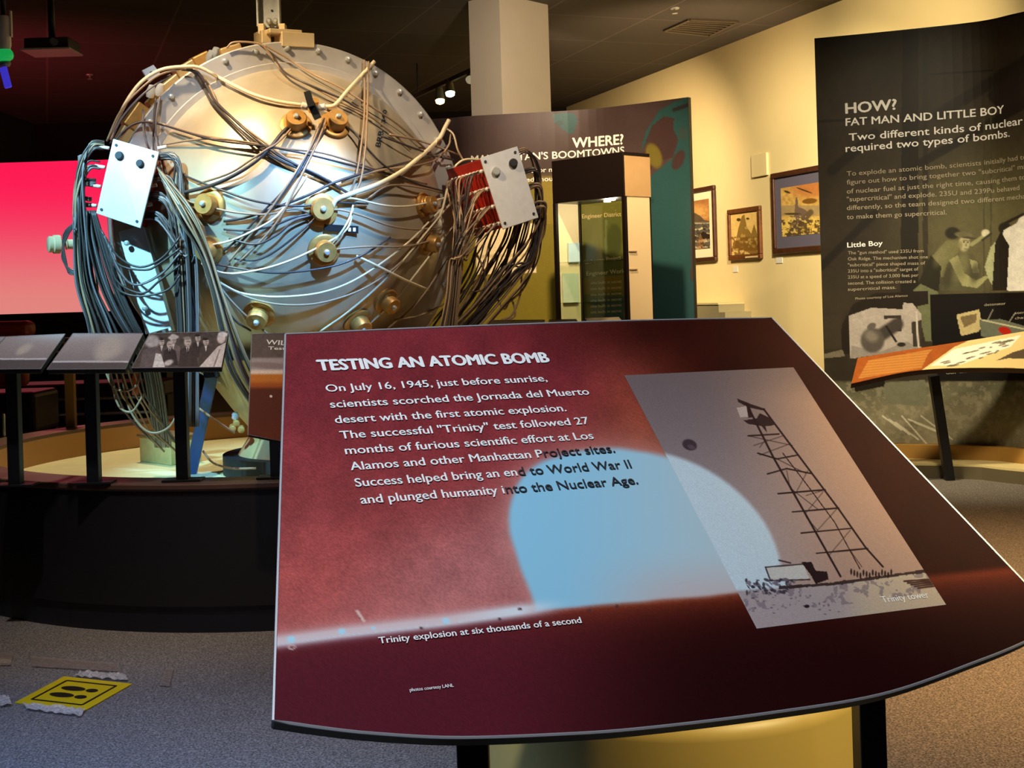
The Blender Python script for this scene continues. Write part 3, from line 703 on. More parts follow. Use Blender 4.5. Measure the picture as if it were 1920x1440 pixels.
def how_ink(x, y):
    n = fbm(x, y, 70, 31); n2 = fbm(x, y, 9, 32)
    b = np.array([52, 45, 34.]) * (0.8 + 0.4 * n)[:, None]
    b = over(b, (74, 66, 46), 0.8 * sstep(100, 500, y) * sstep(1720, 1800, x)); b = over(b, (96, 92, 62), 0.9 * blob(x, y, 1830, 420, 130, 130, 0, 0.7))
    b = over(b, (30, 26, 22), 0.9 * ((x > 1690 + (300 - y) * 0.008) & (x < 1722)).astype(float) * (y < 560)); b = over(b, (40, 34, 28), 0.7 * (np.abs(x - 1735) < 5) * (y < 560))
    for a, q, wd_ in (((1760, 215), (1930, 110), 12), ((1700, 320), (1930, 190), 9), ((1560, 320), (1640, 250), 10), ((1530, 228), (1690, 220), 2.5), ((1540, 500), (1640, 400), 8), ((1740, 140), (1860, 132), 2)): b = over(b, (28, 24, 20), 0.8 * seg(x, y, a, q, wd_))
    b = over(b, (34, 28, 24), 0.8 * poly(x, y, [(1850, 180), (1930, 90), (1930, 190), (1880, 215)]))
    for xx in (1845, 1858): b = over(b, (70, 66, 46), 0.8 * (np.abs(x - xx) < 1.6) * (y > 200) * (y < 560))
    # workers
    sk = (150, 148, 104); dk = (40, 38, 28)
    b = over(b, dk, blob(x, y, 1786, 437, 14, 11, 0, 0.2)); b = over(b, (112, 110, 74), poly(x, y, [(1738, 520), (1748, 480), (1775, 450), (1796, 450), (1800, 520)])); b = over(b, dk, poly(x, y, [(1722, 530), (1745, 478), (1765, 500), (1760, 545), (1728, 545)]))
    b = over(b, (84, 82, 58), poly(x, y, [(1764, 545), (1776, 495), (1796, 474), (1824, 476), (1838, 500), (1846, 545)])); b = over(b, sk, poly(x, y, [(1780, 488), (1796, 478), (1808, 512), (1830, 526), (1850, 516), (1852, 522), (1832, 540), (1804, 536)])); b = over(b, sk, poly(x, y, [(1818, 486), (1832, 490), (1836, 512), (1824, 512)]))
    b = over(b, (120, 118, 80), 0.8 * blob(x, y, 1802, 500, 12, 26, 15, 0.6)); b = over(b, (60, 58, 42), 0.7 * blob(x, y, 1828, 512, 8, 18, 10, 0.6)); b = over(b, (54, 52, 38), 0.7 * blob(x, y, 1776, 520, 8, 22, 10, 0.6)); b = over(b, (130, 126, 92), 0.6 * blob(x, y, 1764, 478, 9, 22, 25, 0.6)); b = over(b, (176, 170, 130), blob(x, y, 1808, 456, 10.5, 15, 8, 0.25)); b = over(b, (96, 88, 62), 0.7 * blob(x, y, 1812, 451, 8, 1.3, 6, 0.4)); b = over(b, (60, 52, 40), 0.8 * (blob(x, y, 1807, 453.5, 2, 1.2) + blob(x, y, 1815, 454.5, 2, 1.2))); b = over(b, (112, 104, 74), 0.7 * blob(x, y, 1811.5, 459, 1.4, 4)); b = over(b, (92, 80, 58), 0.7 * blob(x, y, 1811, 466.5, 3.6, 1, 5)); b = over(b, (112, 106, 76), 0.6 * blob(x, y, 1800, 462, 4, 10, 8, 0.5)); b = over(b, (104, 98, 70), blob(x, y, 1808, 441, 18, 6, 8, 0.2)); b = over(b, (70, 62, 46), 0.9 * blob(x, y, 1818, 446, 14, 2, 8))
    b = over(b, sk, seg(x, y, (1822, 458), (1846, 442), 4)); b = over(b, (206, 200, 170), blob(x, y, 1848, 437, 8, 7, 0, 0.25)); b = over(b, (52, 50, 38), seg(x, y, (1842, 450), (1858, 438), 2.5))
    b = over(b, (164, 168, 128), poly(x, y, [(1846, 500), (1858, 462), (1868, 452), (1866, 545), (1852, 520)])); b = over(b, (34, 28, 22), poly(x, y, [(1860, 545), (1866, 455), (1882, 422), (1896, 430), (1890, 545)])); b = over(b, dk, blob(x, y, 1884, 428, 12, 11))
    b = over(b, (218, 214, 204), poly(x, y, [(1888, 545), (1892, 460), (1880, 440), (1882, 432), (1906, 418), (1918, 398), (1990, 380), (1990, 545)])); b = over(b, (40, 34, 28), seg(x, y, (1886, 418), (1930, 396), 3))
    b = over(b, (108, 112, 82), poly(x, y, [(1712, 545), (1726, 532), (1760, 548), (1756, 640), (1735, 640)]))
    # round black thing and small photo of the long bomb
    b = over(b, (36, 28, 22), poly(x, y, [(1570, 660), (1578, 610), (1600, 570), (1640, 550), (1740, 545), (1740, 570), (1600, 600), (1596, 665)]))
    b = over(b, (60, 52, 40), poly(x, y, [(1545, 655), (1545, 592), (1578, 590), (1578, 655)])); b = over(b, (118, 110, 92), poly(x, y, [(1545, 664), (1580, 655), (1584, 668), (1545, 672)]))
    PHO = [(1592, 592), (1634, 577), (1692, 580), (1694, 568), (1711, 568), (1728, 590), (1728, 652), (1600, 672), (1594, 672)]
    b = over(b, (178, 168, 160), poly(x, y, PHO)); b = over(b, (150, 142, 136), poly(x, y, [(1594, 672), (1597, 648), (1650, 660), (1700, 640), (1728, 655)]))
    b = over(b, (54, 46, 40), poly(x, y, [(1657, 591), (1690, 591), (1690, 622), (1682, 622), (1682, 597), (1657, 598)]))
    b = over(b, (66, 60, 56), seg(x, y, (1640, 636), (1682, 608), 13)); b = over(b, (88, 82, 76), blob(x, y, 1636, 638, 22, 23, 0, 0.15)); b = over(b, (146, 136, 124), 0.7 * blob(x, y, 1634, 630, 13, 10, 30, 0.5)); b = over(b, (96, 90, 84), blob(x, y, 1634, 612, 9, 6, -30))
    b = over(b, (34, 28, 26), seg(x, y, (1662, 612), (1680, 640), 2.2)); b = over(b, (44, 38, 34), blob(x, y, 1690, 646, 8, 4)); b = over(b, (60, 54, 46), poly(x, y, [(1709, 604), (1728, 600), (1728, 650), (1712, 650)])); b = over(b, (206, 196, 186), seg(x, y, (1718, 585), (1722, 650), 2))
    # black diagram box
    b = over(b, (16, 13, 12), poly(x, y, [(1744, 552), (1990, 546), (1990, 712), (1750, 716)]))
    b = over(b, (196, 180, 130), poly(x, y, [(1793, 590), (1836, 580), (1842, 612), (1834, 622), (1802, 630)])); b = over(b, (120, 104, 72), poly(x, y, [(1800, 594), (1832, 588), (1830, 604), (1808, 614)]))
    b = over(b, (104, 108, 92), poly(x, y, [(1836, 600), (1876, 598), (1930, 614), (1930, 660), (1840, 630)])); b = over(b, (176, 34, 22), blob(x, y, 1884, 620, 12, 7, 15)); b = over(b, (190, 186, 150), seg(x, y, (1842, 600), (1925, 618), 1.6))
    b = over(b, (190, 186, 170), 0.8 * seg(x, y, (1862, 580), (1852, 600), 0.9)); b = over(b, (190, 186, 170), 0.8 * seg(x, y, (1904, 586), (1892, 604), 0.9))
    # ground of the large photo
    gy = sstep(712, 722, y)
    b = b * (1 - gy[:, None]) + (np.array([128, 122, 98.]) * (0.75 + 0.5 * n)[:, None]) * gy[:, None]
    b = over(b, (92, 92, 72), 0.8 * gy * sstep(770, 722, y)); b = over(b, (150, 142, 118), 0.5 * gy * (n2 > 0.55))
    b = over(b, (112, 112, 92), poly(x, y, [(1658, 718), (1735, 712), (1740, 762), (1660, 756)])); b = over(b, (30, 24, 18), poly(x, y, [(1600, 722), (1660, 712), (1658, 724), (1604, 735)]))
    for k in range(7): b = over(b, (214, 208, 186), 0.85 * seg(x, y, (1655 + 12 * k, 780 + 6 * (k % 3)), (1690 + 16 * k, 800 + 9 * (k % 4) + 6), 1.6))
    return b * (0.93 + 0.14 * n2)[:, None] * grain(x, y, 0.08)
a1 = HOW.from_px(1920, 400)[0] + 0.12
grid_print('printed_face', rect_pos(HOW, 0.0, HOW.L[-1], ZB, ZT, 0.0), how_ink, 340, 560, print_mat('panel_print', 0.42, 0.35), how)
mb = Lines()
for s, a, q, cap, bo in (('HOW?', (1586, 213), (1681, 205), 20, 0.042), ('FAT MAN AND LITTLE BOY', (1586, 236), (1883, 212), 14.5, 0.028), ('Two different kinds of nuclear fuel', (1592, 264), (1962, 227), 14, 0.018), ('required two types of bombs.', (1586, 285), (1894, 256), 14, 0.018), ('Little Boy', (1589, 464), (1655, 460), 9.5, 0.028)):
    letter(mb, HOW, s, a, q, cap, 0.004, bo)
mb.build('heading_lettering', INKWHITE, how)
mb = Lines()
for s, a, q in (('To explode an atomic bomb, scientists initially had to', (1588, 330), (1926, 298)), ('figure out how to bring together two "subcritical" masses', (1588, 346), (1950, 313)), ('of nuclear fuel at just the right time, causing them to', (1588, 363), (1924, 336)), ('"supercritical" and explode. 235U and 239Pu behaved', (1588, 378), (1912, 356)), ('differently, so the team designed two different mechanisms', (1588, 394), (1958, 369)), ('to make them go supercritical.', (1588, 411), (1775, 402))):
    letter(mb, HOW, s, a, q, 9.0, 0.004, 0.006)
for i, (s, xe) in enumerate((('The "gun method" used 235U from', 1732), ('Oak Ridge. The mechanism shot one', 1740), ('"subcritical" piece shaped mass of', 1735), ('235U into a "subcritical" target of', 1722), ('235U at a speed of 3,000 feet per', 1722), ('second. The collision created a', 1717), ('supercritical mass.', 1680))):
    y0 = 477 + 11.4 * i; letter(mb, HOW, s, (1590, y0), (xe, y0 - 4), 6.2, 0.004, 0.004)
letter(mb, HOW, 'Photo courtesy of Los Alamos', (1604, 562), (1702, 556), 4.5, 0.004, 0.0)
letter(mb, HOW, 'detonator', (1846, 574), (1886, 571), 5, 0.004, 0.0); letter(mb, HOW, 'conventional', (1904, 589), (1960, 585), 5, 0.004, 0.0); letter(mb, HOW, 'charge', (1904, 599), (1936, 596), 5, 0.004, 0.0)
letter(mb, HOW, '"Gun" method used in Little Boy', (1770, 702), (1908, 693), 6.5, 0.004, 0.01)
mb.build('body_lettering', INKGREY, how)
tr_ = MB(); curtain('front_edge_trim', HOW, ZT, ZT + 0.012, 0.0, -0.05, mat('dark_trim', (30, 18, 14), 0.4), how)

# stepped base under the HOW panel
hb = thing('stepped_plinth', 'stepped cream and tan curved base under the HOW? panel', 'base', (hx[2][0], hx[2][1] - 0.3, 0))
curtain('upper_step', HOW, 0.1, ZB - 0.002, 0.06, -0.12, mat('tan_step', (176, 132, 62), 0.5, 0, 0.05, 6), hb)
curtain('lower_step', HOW, 0.0, 0.1, 0.30, -0.12, mat('cream_step', (232, 212, 150), 0.5, 0, 0.04, 6), hb)
curtain('kick_strip', HOW, 0.0, 0.085, 0.305, 0.30, mat('dark_kick', (104, 94, 70), 0.5), hb)

# low tilted reader in front of the HOW panel
LT = [(1608, 672), (1700, 657), (1830, 637), (1920, 622), (2010, 606)]; LB = [(1596, 720), (1700, 698), (1790, 691), (1920, 692), (2010, 702)]
lt = catmull([P(*p, 8.72) for p in LT], 8); lb = catmull([P(*p, 8.46) for p in LB], 8)
foot = P(1780, 893, 8.74)
rd = thing('reader_board', 'low tilted orange and cream sign on a black post before the HOW? panel', 'sign', (foot[0], foot[1], 0))
n_ = len(lt); vs = np.vstack([lt, lb, lt - (0, -0.02, 0.03), lb - (0, -0.02, 0.03)]); fs = []
for i in range(n_ - 1): fs += [(i, n_ + i, n_ + i + 1, i + 1), (2 * n_ + i, 2 * n_ + i + 1, 3 * n_ + i + 1, 3 * n_ + i), (i, i + 1, 2 * n_ + i + 1, 2 * n_ + i), (n_ + i, 3 * n_ + i, 3 * n_ + i + 1, n_ + i + 1)]
fs += [(0, 2 * n_, 3 * n_, n_), (n_ - 1, 2 * n_ - 1, 4 * n_ - 1, 3 * n_ - 1)]
new_obj('board', vs, fs, mat('orange_board_edge', (70, 34, 16), 0.5), rd)
def lect_pos(S, T):
    s = S.ravel(); u = np.linspace(0, 1, n_)
    a = np.stack([np.interp(s, u, lt[:, k]) for k in range(3)], -1).reshape(*S.shape, 3); b = np.stack([np.interp(s, u, lb[:, k]) for k in range(3)], -1).reshape(*S.shape, 3)
    return a + (b - a) * T[..., None] + np.array([0, -0.003, 0.003])
def lect_ink(x, y):
    n = fbm(x, y, 8, 61); b = np.tile(np.array([150, 76, 24.]), (len(x), 1)) * (0.9 + 0.2 * n)[:, None]
    b = over(b, (190, 136, 66), poly(x, y, [(1609, 710), (1628, 676), (1750, 654), (1740, 664), (1728, 690)]) * 0.75 * (0.6 + 0.4 * (np.sin(y * 1.3 + x * 0.12) > -0.2)))
    ed = poly(x, y, [(1728, 694), (1790, 650), (1832, 632), (2015, 600), (2015, 706), (1900, 690), (1800, 690)]); b = over(b, (218, 192, 130), ed)
    b = over(b, (232, 226, 206), ed * poly(x, y, [(1745, 686), (1788, 655), (1915, 628), (1895, 650), (1800, 684)]))
    r = np.random.default_rng(3)
    for k in range(26):
        cx = 1760 + r.random() * 140; cy = 688 - (cx - 1760) * 0.33 + (r.random() - 0.5) * 22; b = over(b, (92, 84, 62), ed * 0.8 * blob(x, y, cx, cy, 3 + 9 * r.random(), 1.3, -14))
    b = over(b, (80, 66, 48), ed * poly(x, y, [(1868, 676), (1900, 660), (1918, 655), (1960, 655), (1940, 672), (1890, 672)]))
    return b
grid_print('printed_face', lect_pos, lect_ink, 300, 60, print_mat('panel_print'), rd)
ptop = P(1752, 704, 8.60)
bevel(MB().beam((foot[0], foot[1], 0.0), ptop + np.array([0, 0.02, 0.0]), 0.062, 0.06).build('post', BLACK, rd), 0.003)

# ================================================================== WHERE PANEL
ZW = 3.0
wx = [top_xy(830, 222, ZW), top_xy(890, 217, ZW), top_xy(1085, 206, ZW), top_xy(1190, 195, ZW), top_xy(1290, 182, ZW)]
wx = [(wx[0][0] - 0.75, wx[0][1] + 0.1)] + wx
WH = Curved(wx)
wh = thing('curved_display', 'curved dark panel headed WHERE? with teal map shapes, behind the display case', 'panel', (wx[2][0], wx[2][1], 0))
curtain('backing_sheet', WH, 0.02, ZW, -0.004, -0.05, mat('panel_back', 0), wh)
def where_ink(x, y):
    n = fbm(x, y, 60, 71); b = np.array([70, 56, 56.]) * (0.9 + 0.2 * n)[:, None]
    ol = sstep(320, 345, y) * (1 - sstep(1190, 1200, x)); b = over(b, (122, 112, 36), ol); b = over(b, (96, 98, 44), ol * 0.6 * sstep(1060, 1100, x))
    teal = (38, 76, 78)
    b = over(b, teal, poly(x, y, [(1036, 215), (1055, 211), (1078, 213), (1083, 228), (1076, 248), (1070, 252), (1056, 244), (1040, 230)])); b = over(b, (40, 66, 66), poly(x, y, [(1040, 228), (1054, 226), (1058, 234), (1046, 236)]))
    b = over(b, teal, poly(x, y, [(1205, 390), (1220, 330), (1262, 296), (1270, 270), (1240, 235), (1215, 260), (1200, 285), (1212, 245), (1235, 208), (1262, 192), (1295, 180), (1295, 540), (1205, 540)]))
    b = over(b, (64, 46, 46), poly(x, y, [(1222, 236), (1245, 218), (1264, 222), (1262, 242), (1272, 262), (1262, 296), (1240, 300), (1218, 320), (1206, 300), (1212, 262)])); b = over(b, (64, 46, 46), blob(x, y, 1272, 300, 10, 20, 25)); b = over(b, (40, 40, 40), seg(x, y, (1264, 206), (1292, 196), 4)); b = over(b, (56, 70, 66), 0.8 * blob(x, y, 1280, 250, 8, 12))
    b = over(b, (108, 98, 40), blob(x, y, 1226, 292, 14, 24, -20, 0.2))
    b = over(b, (40, 76, 82), sstep(522, 530, y) * (x > 1195)); b = over(b, (30, 60, 62), 0.9 * (np.abs(x - 1223) < 3) * (np.abs(y - 376) < 4))
    b = over(b, (236, 222, 184), poly(x, y, [(890, 428), (1003, 418), (1006, 512), (893, 515)])); b = over(b, (196, 176, 130), 0.6 * poly(x, y, [(893, 478), (1005, 474), (1006, 480), (893, 484)]))
    b = over(b, (150, 132, 60), poly(x, y, [(1016, 330), (1045, 330), (1045, 420), (1016, 420)]) * 0.5 * (n > 0.5))
    b = over(b, (88, 92, 44), poly(x, y, [(1094, 410), (1165, 405), (1165, 600), (1094, 600)]) * 0.8); b = over(b, (134, 110, 40), poly(x, y, [(1094, 520), (1170, 515), (1170, 545), (1094, 552)])); b = over(b, (60, 86, 78), poly(x, y, [(1110, 560), (1170, 555), (1170, 605), (1104, 605)]))
    b = over(b, (120, 130, 100), poly(x, y, [(1134, 412), (1138, 412), (1138, 484), (1134, 484)]) * 0.6); b = over(b, (60, 66, 34), blob(x, y, 1152, 450, 14, 30) * 0.6)
    return b * grain(x, y, 0.06)
grid_print('printed_face', rect_pos(WH, 0.0, WH.L[-1], 0.02, ZW, 0.0), where_ink, 260, 300, print_mat('panel_print'), wh)
mb = Lines(); letter(mb, WH, 'WHERE?', (1074, 277), (1169, 270), 19, 0.004, 0.04); letter(mb, WH, 'Three secret cities for more', (886, 328), (1062, 321), 9, 0.004, 0.02); letter(mb, WH, 'than one hundred thousand', (886, 345), (1066, 338), 9, 0.004, 0.02)
letter(mb, WH, "MANHATTAN'S BOOMTOWNS", (884, 305), (1171, 288), 13.5, 0.004, 0.028); mb.build('heading_lettering', INKWHITE, wh)
mb = Lines()
for s, a, q in (('were guarded and guarded', (1040, 384), (1165, 374)), ('Manhattan Engineer District', (1040, 412), (1165, 405)), ('Manhattan Project', (1092, 496), (1165, 486))): letter(mb, WH, s, a, q, 8, 0.004, 0.015)
letter(mb, WH, 'Engineer Works', (1100, 517), (1176, 511), 8, 0.004, 0.02)
for k in range(6): letter(mb, WH, 'site built in secret', (1108, 533 + 11 * k), (1166, 530 + 11 * k), 5.5, 0.004, 0.0)
mb.build('body_lettering', INKGOLD, wh)

# ================================================================== DISPLAY CASE
C0 = P(1168, 284, 9.9); fl = nrm((-0.687, 0.727, 0)); fr = nrm((0.727, 0.687, 0)); ZTC = float(C0[2]); LW, RW = 0.78, 0.315
def cp(a, b, z): return np.array([C0[0], C0[1], 0]) + fl * a + fr * b + np.array([0, 0, z])
case = thing('display_case', 'tall glass display case with a black header in front of the WHERE? panel', 'display case', cp(LW / 2, RW / 2, 0))
def cbox(a0, a1, b0, b1, z0, z1): m = MB(); return m.box(cp((a0 + a1) / 2, (b0 + b1) / 2, (z0 + z1) / 2), (a1 - a0, b1 - b0, z1 - z0), (fl, fr, (0, 0, 1)))
ZH = 2.09
bevel(cbox(0, LW, 0, RW, ZH, ZTC).build('header', mat('case_black', (20, 14, 12), 0.35), case), 0.004)
cbox(0.006, LW - 0.006, RW, RW + 0.006, ZH, ZTC).build('header_back_panel', BLACK, case)
cbox(-0.006, 0, 0.012, RW - 0.004, ZH + 0.004, ZTC - 0.03).build('header_side_reflection', mat('case_tan_reflection', (186, 152, 106), 0.45, 0, 0.04, 8), case)  # wall's reflection on the glossy black header, put in as a tan sheet
cbox(0, LW, 0, RW, 0.0, 0.62).build('cabinet_base', mat('case_black', 0), case)
for a, b in ((0.0, 0.0), (LW - 0.03, 0.0), (0.0, RW - 0.02), (LW - 0.03, RW - 0.03)): cbox(a, a + 0.03, b, b + 0.03 if b == 0 else b + 0.02, 0.62, ZH).build('corner_post', mat('case_black', 0), case)
cbox(-0.002, 0.004, 0.03, RW - 0.02, 0.62, ZH).build('side_panel', mat('case_cream_reflection', (232, 208, 164), 0.3), case)  # bright wall mirrored in the side glass, put in as a solid cream sheet
cbox(LW - 0.012, LW - 0.004, 0.032, RW - 0.022, 0.62, ZH).build('left_side_panel', mat('case_white_back', (232, 216, 178), 0.5), case)
cbox(0.03, LW - 0.03, RW - 0.010, RW - 0.004, 0.62, ZH).build('back_glass', GLASS, case)
cbox(0.03, LW - 0.03, 0.002, 0.008, 0.62, ZH).build('front_glass', GLASS, case)
for z in (1.60, 1.27): cbox(0.03, LW - 0.03, 0.02, RW - 0.03, z, z + 0.008).build('glass_shelf', SHELF, case)
for a, b in ((0.22, 0.1), (0.36, 0.2), (0.12, 0.2)): MB().lathe([(0.028, 0), (0.028, -0.01)], cp(a, b, ZH - 0.001), (0, 0, 1), 20).build('downlight', mat('case_lamp', (255, 240, 210), 0.4, emit=(255, 226, 170), estr=14), case)
for z in (1.52, 1.66): cbox(-0.01, -0.002, 0.03, 0.12, z, z + 0.008).build('hinge', mat('hinge_metal', (150, 130, 100), 0.4), case)
# papers on the case shelves
for (b0, b1, z0, h_, lab, colr) in ((0.14, 0.27, 1.608, 0.16, 'pale blue-white card on the upper glass shelf of the display case', (176, 206, 222)), (0.06, 0.25, 1.278, 0.24, 'larger pale green-white card on the lower glass shelf of the display case', (196, 214, 196))):
    tag(cbox(LW - 0.030, LW - 0.022, b0, b1, z0, z0 + h_).build('card', mat('card_' + str(colr[0]), colr, 0.5, 0, 0.06, 20), None), lab, 'card')
lp_ = bpy.data.lights.new('case_lamp', 'POINT'); lp_.energy = 9; lp_.color = (1.0, 0.84, 0.6); lp_.shadow_soft_size = 0.05  # unseen point light added to brighten the case interior under the downlights
lo_ = bpy.data.objects.new('case_lamp', lp_); COL.objects.link(lo_); lo_.location = tuple(cp(0.3, 0.16, ZH - 0.08))

# ================================================================== PICTURES ON THE RIGHT WALL
WP = Plane(np.array([wa[0], wa[1], 0]), -wd if (-wd)[0] > 0 else wd, (0, 0, 1))
def wrect(px0, px1, py0, py1):
    a = WP.from_px(px0, py0); b = WP.from_px(px1, py1)
    return min(a[0], b[0]), max(a[0], b[0]), min(a[1], b[1]), max(a[1], b[1])
def wbox(a0, a1, b0, b1, o0, o1): return MB().box(WP.world(np.array([(a0 + a1) / 2, (b0 + b1) / 2]), (o0 + o1) / 2), (a1 - a0, b1 - b0, o1 - o0), (WP.h, WP.u, WP.n))
def picture(label, A, fw, fm, matm, mwid, ink, parts_extra=None, inner_line=None):
    a0, a1, b0, b1 = A
    t = thing('framed_picture', label, 'picture', WP.world(np.array([(a0 + a1) / 2, b0]), 0.0))
    D = 0.045
    fr_ = MB()
    for (p0, p1, q0, q1) in ((a0, a1, b0, b0 + fw), (a0, a1, b1 - fw, b1), (a0, a0 + fw, b0 + fw, b1 - fw), (a1 - fw, a1, b0 + fw, b1 - fw)):
        m2 = wbox(p0, p1, q0, q1, 0.002, D); fr_.add(m2.v, m2.f)
    bevel(fr_.build('frame', fm, t), 0.01, 2)
    if matm: wbox(a0 + fw, a1 - fw, b0 + fw, b1 - fw, 0.004, 0.02).build('mat_board', matm, t)
    i = fw + mwid
    grid_print('print', rect_pos(WP, a0 + i, a1 - i, b0 + i * 1.05, b1 - i, 0.023), ink, 120, 140, print_mat('picture_print', 0.35, 0.4), t)
    return t
def ink_sea(x, y):
    n = fbm(x, y, 12, 81); n2 = fbm(x, y, 4, 82); b = np.tile(np.array([166, 112, 62.]), (len(x), 1)); b = over(b, (214, 164, 92), 0.9 * blob(x, y, 1305, 398, 26, 14, 0, 0.7)); b = over(b, (84, 74, 58), poly(x, y, [(1250, 418), (1284, 408), (1292, 411), (1302, 399), (1312, 404), (1320, 412), (1335, 416), (1340, 420)]) * 0.9); b *= (0.85 + 0.3 * n2)[:, None]
    b = over(b, (96, 92, 80), sstep(415, 420, y)); b = over(b, (196, 186, 150), sstep(415, 420, y) * (np.sin(y * 0.55 + 4 * n + x * .05) > 0.45)); b = over(b, (150, 96, 48), blob(x, y, 1314, 456, 7, 16, 10, 0.5) * (0.5 + 0.5 * (n2 > 0.5))); b = over(b, (66, 60, 50), 0.8 * sstep(415, 420, y) * (n2 > 0.56)); b = over(b, (50, 40, 30), sstep(415, 420, y) * (n > 0.6))
    return b
def ink_tower(x, y):
    n = fbm(x, y, 7, 83); b = np.tile(np.array([226, 190, 112.]), (len(x), 1)) * (0.9 + 0.2 * n)[:, None]
    for p in ([(1376, 470), (1384, 430), (1391, 405), (1396, 402), (1400, 425), (1410, 440), (1420, 470)], [(1408, 440), (1414, 420), (1420, 440), (1422, 470), (1405, 470)]): b = over(b, (142, 112, 52), poly(x, y, p) * (0.5 + 0.5 * (n > 0.4)))
    b = over(b, (120, 84, 34), (y > 444) * (n > 0.48) * 0.8); b = over(b, (86, 66, 30), blob(x, y, 1385, 412, 4, 3) + blob(x, y, 1402, 410, 3, 2)); return b
def ink_boat(x, y):
    n = fbm(x, y, 14, 85); n2 = fbm(x, y, 5, 86); b = np.tile(np.array([196, 158, 84.]), (len(x), 1)) * (0.8 + 0.4 * n2)[:, None]; b = over(b, (176, 100, 52), 0.7 * blob(x, y, 1520, 352, 36, 18, 0, 0.6)); b = over(b, (150, 132, 96), 0.7 * (y > 385) * (y < 405)); b = over(b, (210, 178, 84), sstep(405, 415, y))
    b = over(b, (110, 92, 48), (y > 405) * (n > 0.55) * 0.8); b = over(b, (112, 92, 76), poly(x, y, [(1484, 440), (1490, 395), (1492, 370), (1495, 370), (1497, 388), (1508, 392), (1518, 400), (1498, 430), (1476, 440)])); b = over(b, (100, 84, 60), seg(x, y, (1480, 440), (1520, 398), 6)); b = over(b, (120, 80, 30), blob(x, y, 1518, 377, 14, 5, -5)); b = over(b, (70, 56, 36), blob(x, y, 1476, 360, 6, 2, 20)); b = over(b, (84, 66, 42), 0.9 * (y > 412) * (n2 > 0.55)); b = over(b, (226, 196, 110), 0.8 * (y > 405) * (n2 < 0.4)); b = over(b, (70, 56, 36), blob(x, y, 1508, 357, 16, 1.4, 20)); b = over(b, (80, 66, 40), blob(x, y, 1486, 401, 16, 2)); return b
F1 = wrect(1240, 1347, 346, 489); F2 = wrect(1368, 1432, 386, 483); F3 = wrect(1450, 1610, 328, 470)
def fixb(A, px, t, b): q = WP.from_px(px, t)[1]; r = WP.from_px(px, b)[1]; return A[0], A[1], min(q, r), max(q, r)
F1 = fixb(F1, 1347, 346, 489); F2 = fixb(F2, 1368, 394, 489); F3 = fixb(F3, 1451, 326, 477)
picture('dark wooden frame with cream mat and stormy orange sea print, next to the WHERE? panel', F1, 0.055, WOODD, mat('cream_mat', (240, 226, 186), 0.6), 0.10, ink_sea)
t2 = picture('small brown wooden frame with a sepia print, between two larger framed pictures', F2, 0.055, WOODF, None, 0.004, ink_tower)
a0, a1, b0, b1 = F2; wbox(a0 + 0.055, a1 - 0.055, b0 + 0.055, b1 - 0.055, 0.004, 0.02).build('backing', WOODD, t2); wbox((a0 + a1) / 2 + 0.04, a1 - 0.06, b0 + 0.016, b0 + 0.036, 0.045, 0.05).build('title_plate', INKGOLD, t2)
picture('dark frame with slate blue mat and golden print of a ship, beside the HOW? panel', F3, 0.06, WOODD, mat('slate_mat', (92, 88, 104), 0.6), 0.12, ink_boat)
for (r, lab) in ((wrect(1375, 1384, 500, 510), 'small cream caption card on the wall under the small brown picture'), (wrect(1456, 1468, 483, 493), 'small cream caption card on the wall under the blue-matted picture')):
    tag(wbox(*r, 0.002, 0.008).build('caption_card', WHITEPL, None), lab, 'card', 'caption cards')
tag(bevel(wbox(*wrect(1412, 1442, 292, 328), 0.001, 0.03).build('wall_plate', WALLC, None), 0.004), 'square cream cover plate on the cream wall above the small brown picture', 'plate')
# low cabinet against the wall
lo = wrect(1285, 1398, 568, 640); lo2 = wrect(1395, 1410, 582, 640)
cb = thing('low_cabinet', 'low grey-green stepped cabinet standing against the cream wall beyond the maroon sign', 'cabinet', WP.world(np.array([(lo[0] + lo[1]) / 2, 0.0]), 0.2))
zt = WP.from_px(1340, 570)[1]; gm = mat('cabinet_paint', (150, 140, 104), 0.6, 0, 0.03, 5)
wbox(lo[0], lo[1], 0.0, zt, 0.003, 0.35).build('body', gm, cb); wbox(lo[0], lo[1] + 0.005, zt, zt + 0.02, 0.003, 0.36).build('top', mat('cabinet_top', (206, 190, 136), 0.6), cb); wbox(lo[1], lo2[1], 0.0, zt - 0.09, 0.003, 0.35).build('lower_body', gm, cb)
# ================================================================== THE WIRED SPHERE
S0 = P(546, 414, 6.75); NV = nrm((0.40, -0.90, -0.10)); RD, HF, RIN, ROUT = 0.796, 0.12, 0.787, 0.92
FX = nrm(np.cross(NV, (0, 0, 1))); FX = FX if FX[0] > 0 else -FX; FY = np.cross(NV, FX); FY = FY if FY[2] > 0 else -FY
dev = thing('metal_sphere_device', 'huge silver and gold metal sphere wrapped in cables, standing on the round platform', 'exhibit', (S0[0], S0[1], ZI))
def surf_pt(px, py, off=0.012):
    r = ray(px, py); q = ORG - S0; R = RD + off
    a = r.dot(r); b = 2 * r.dot(q); c = q.dot(q) - R * R; D = b * b - 4 * a * c
    if D > 0:
        t = (-b - math.sqrt(D)) / (2 * a); p = ORG + r * t
        if (p - S0).dot(NV) > HF: return p
    pl0 = S0 + NV * (HF + 0.012 + off); t = (pl0 - ORG).dot(NV) / r.dot(NV)
    return ORG + r * t
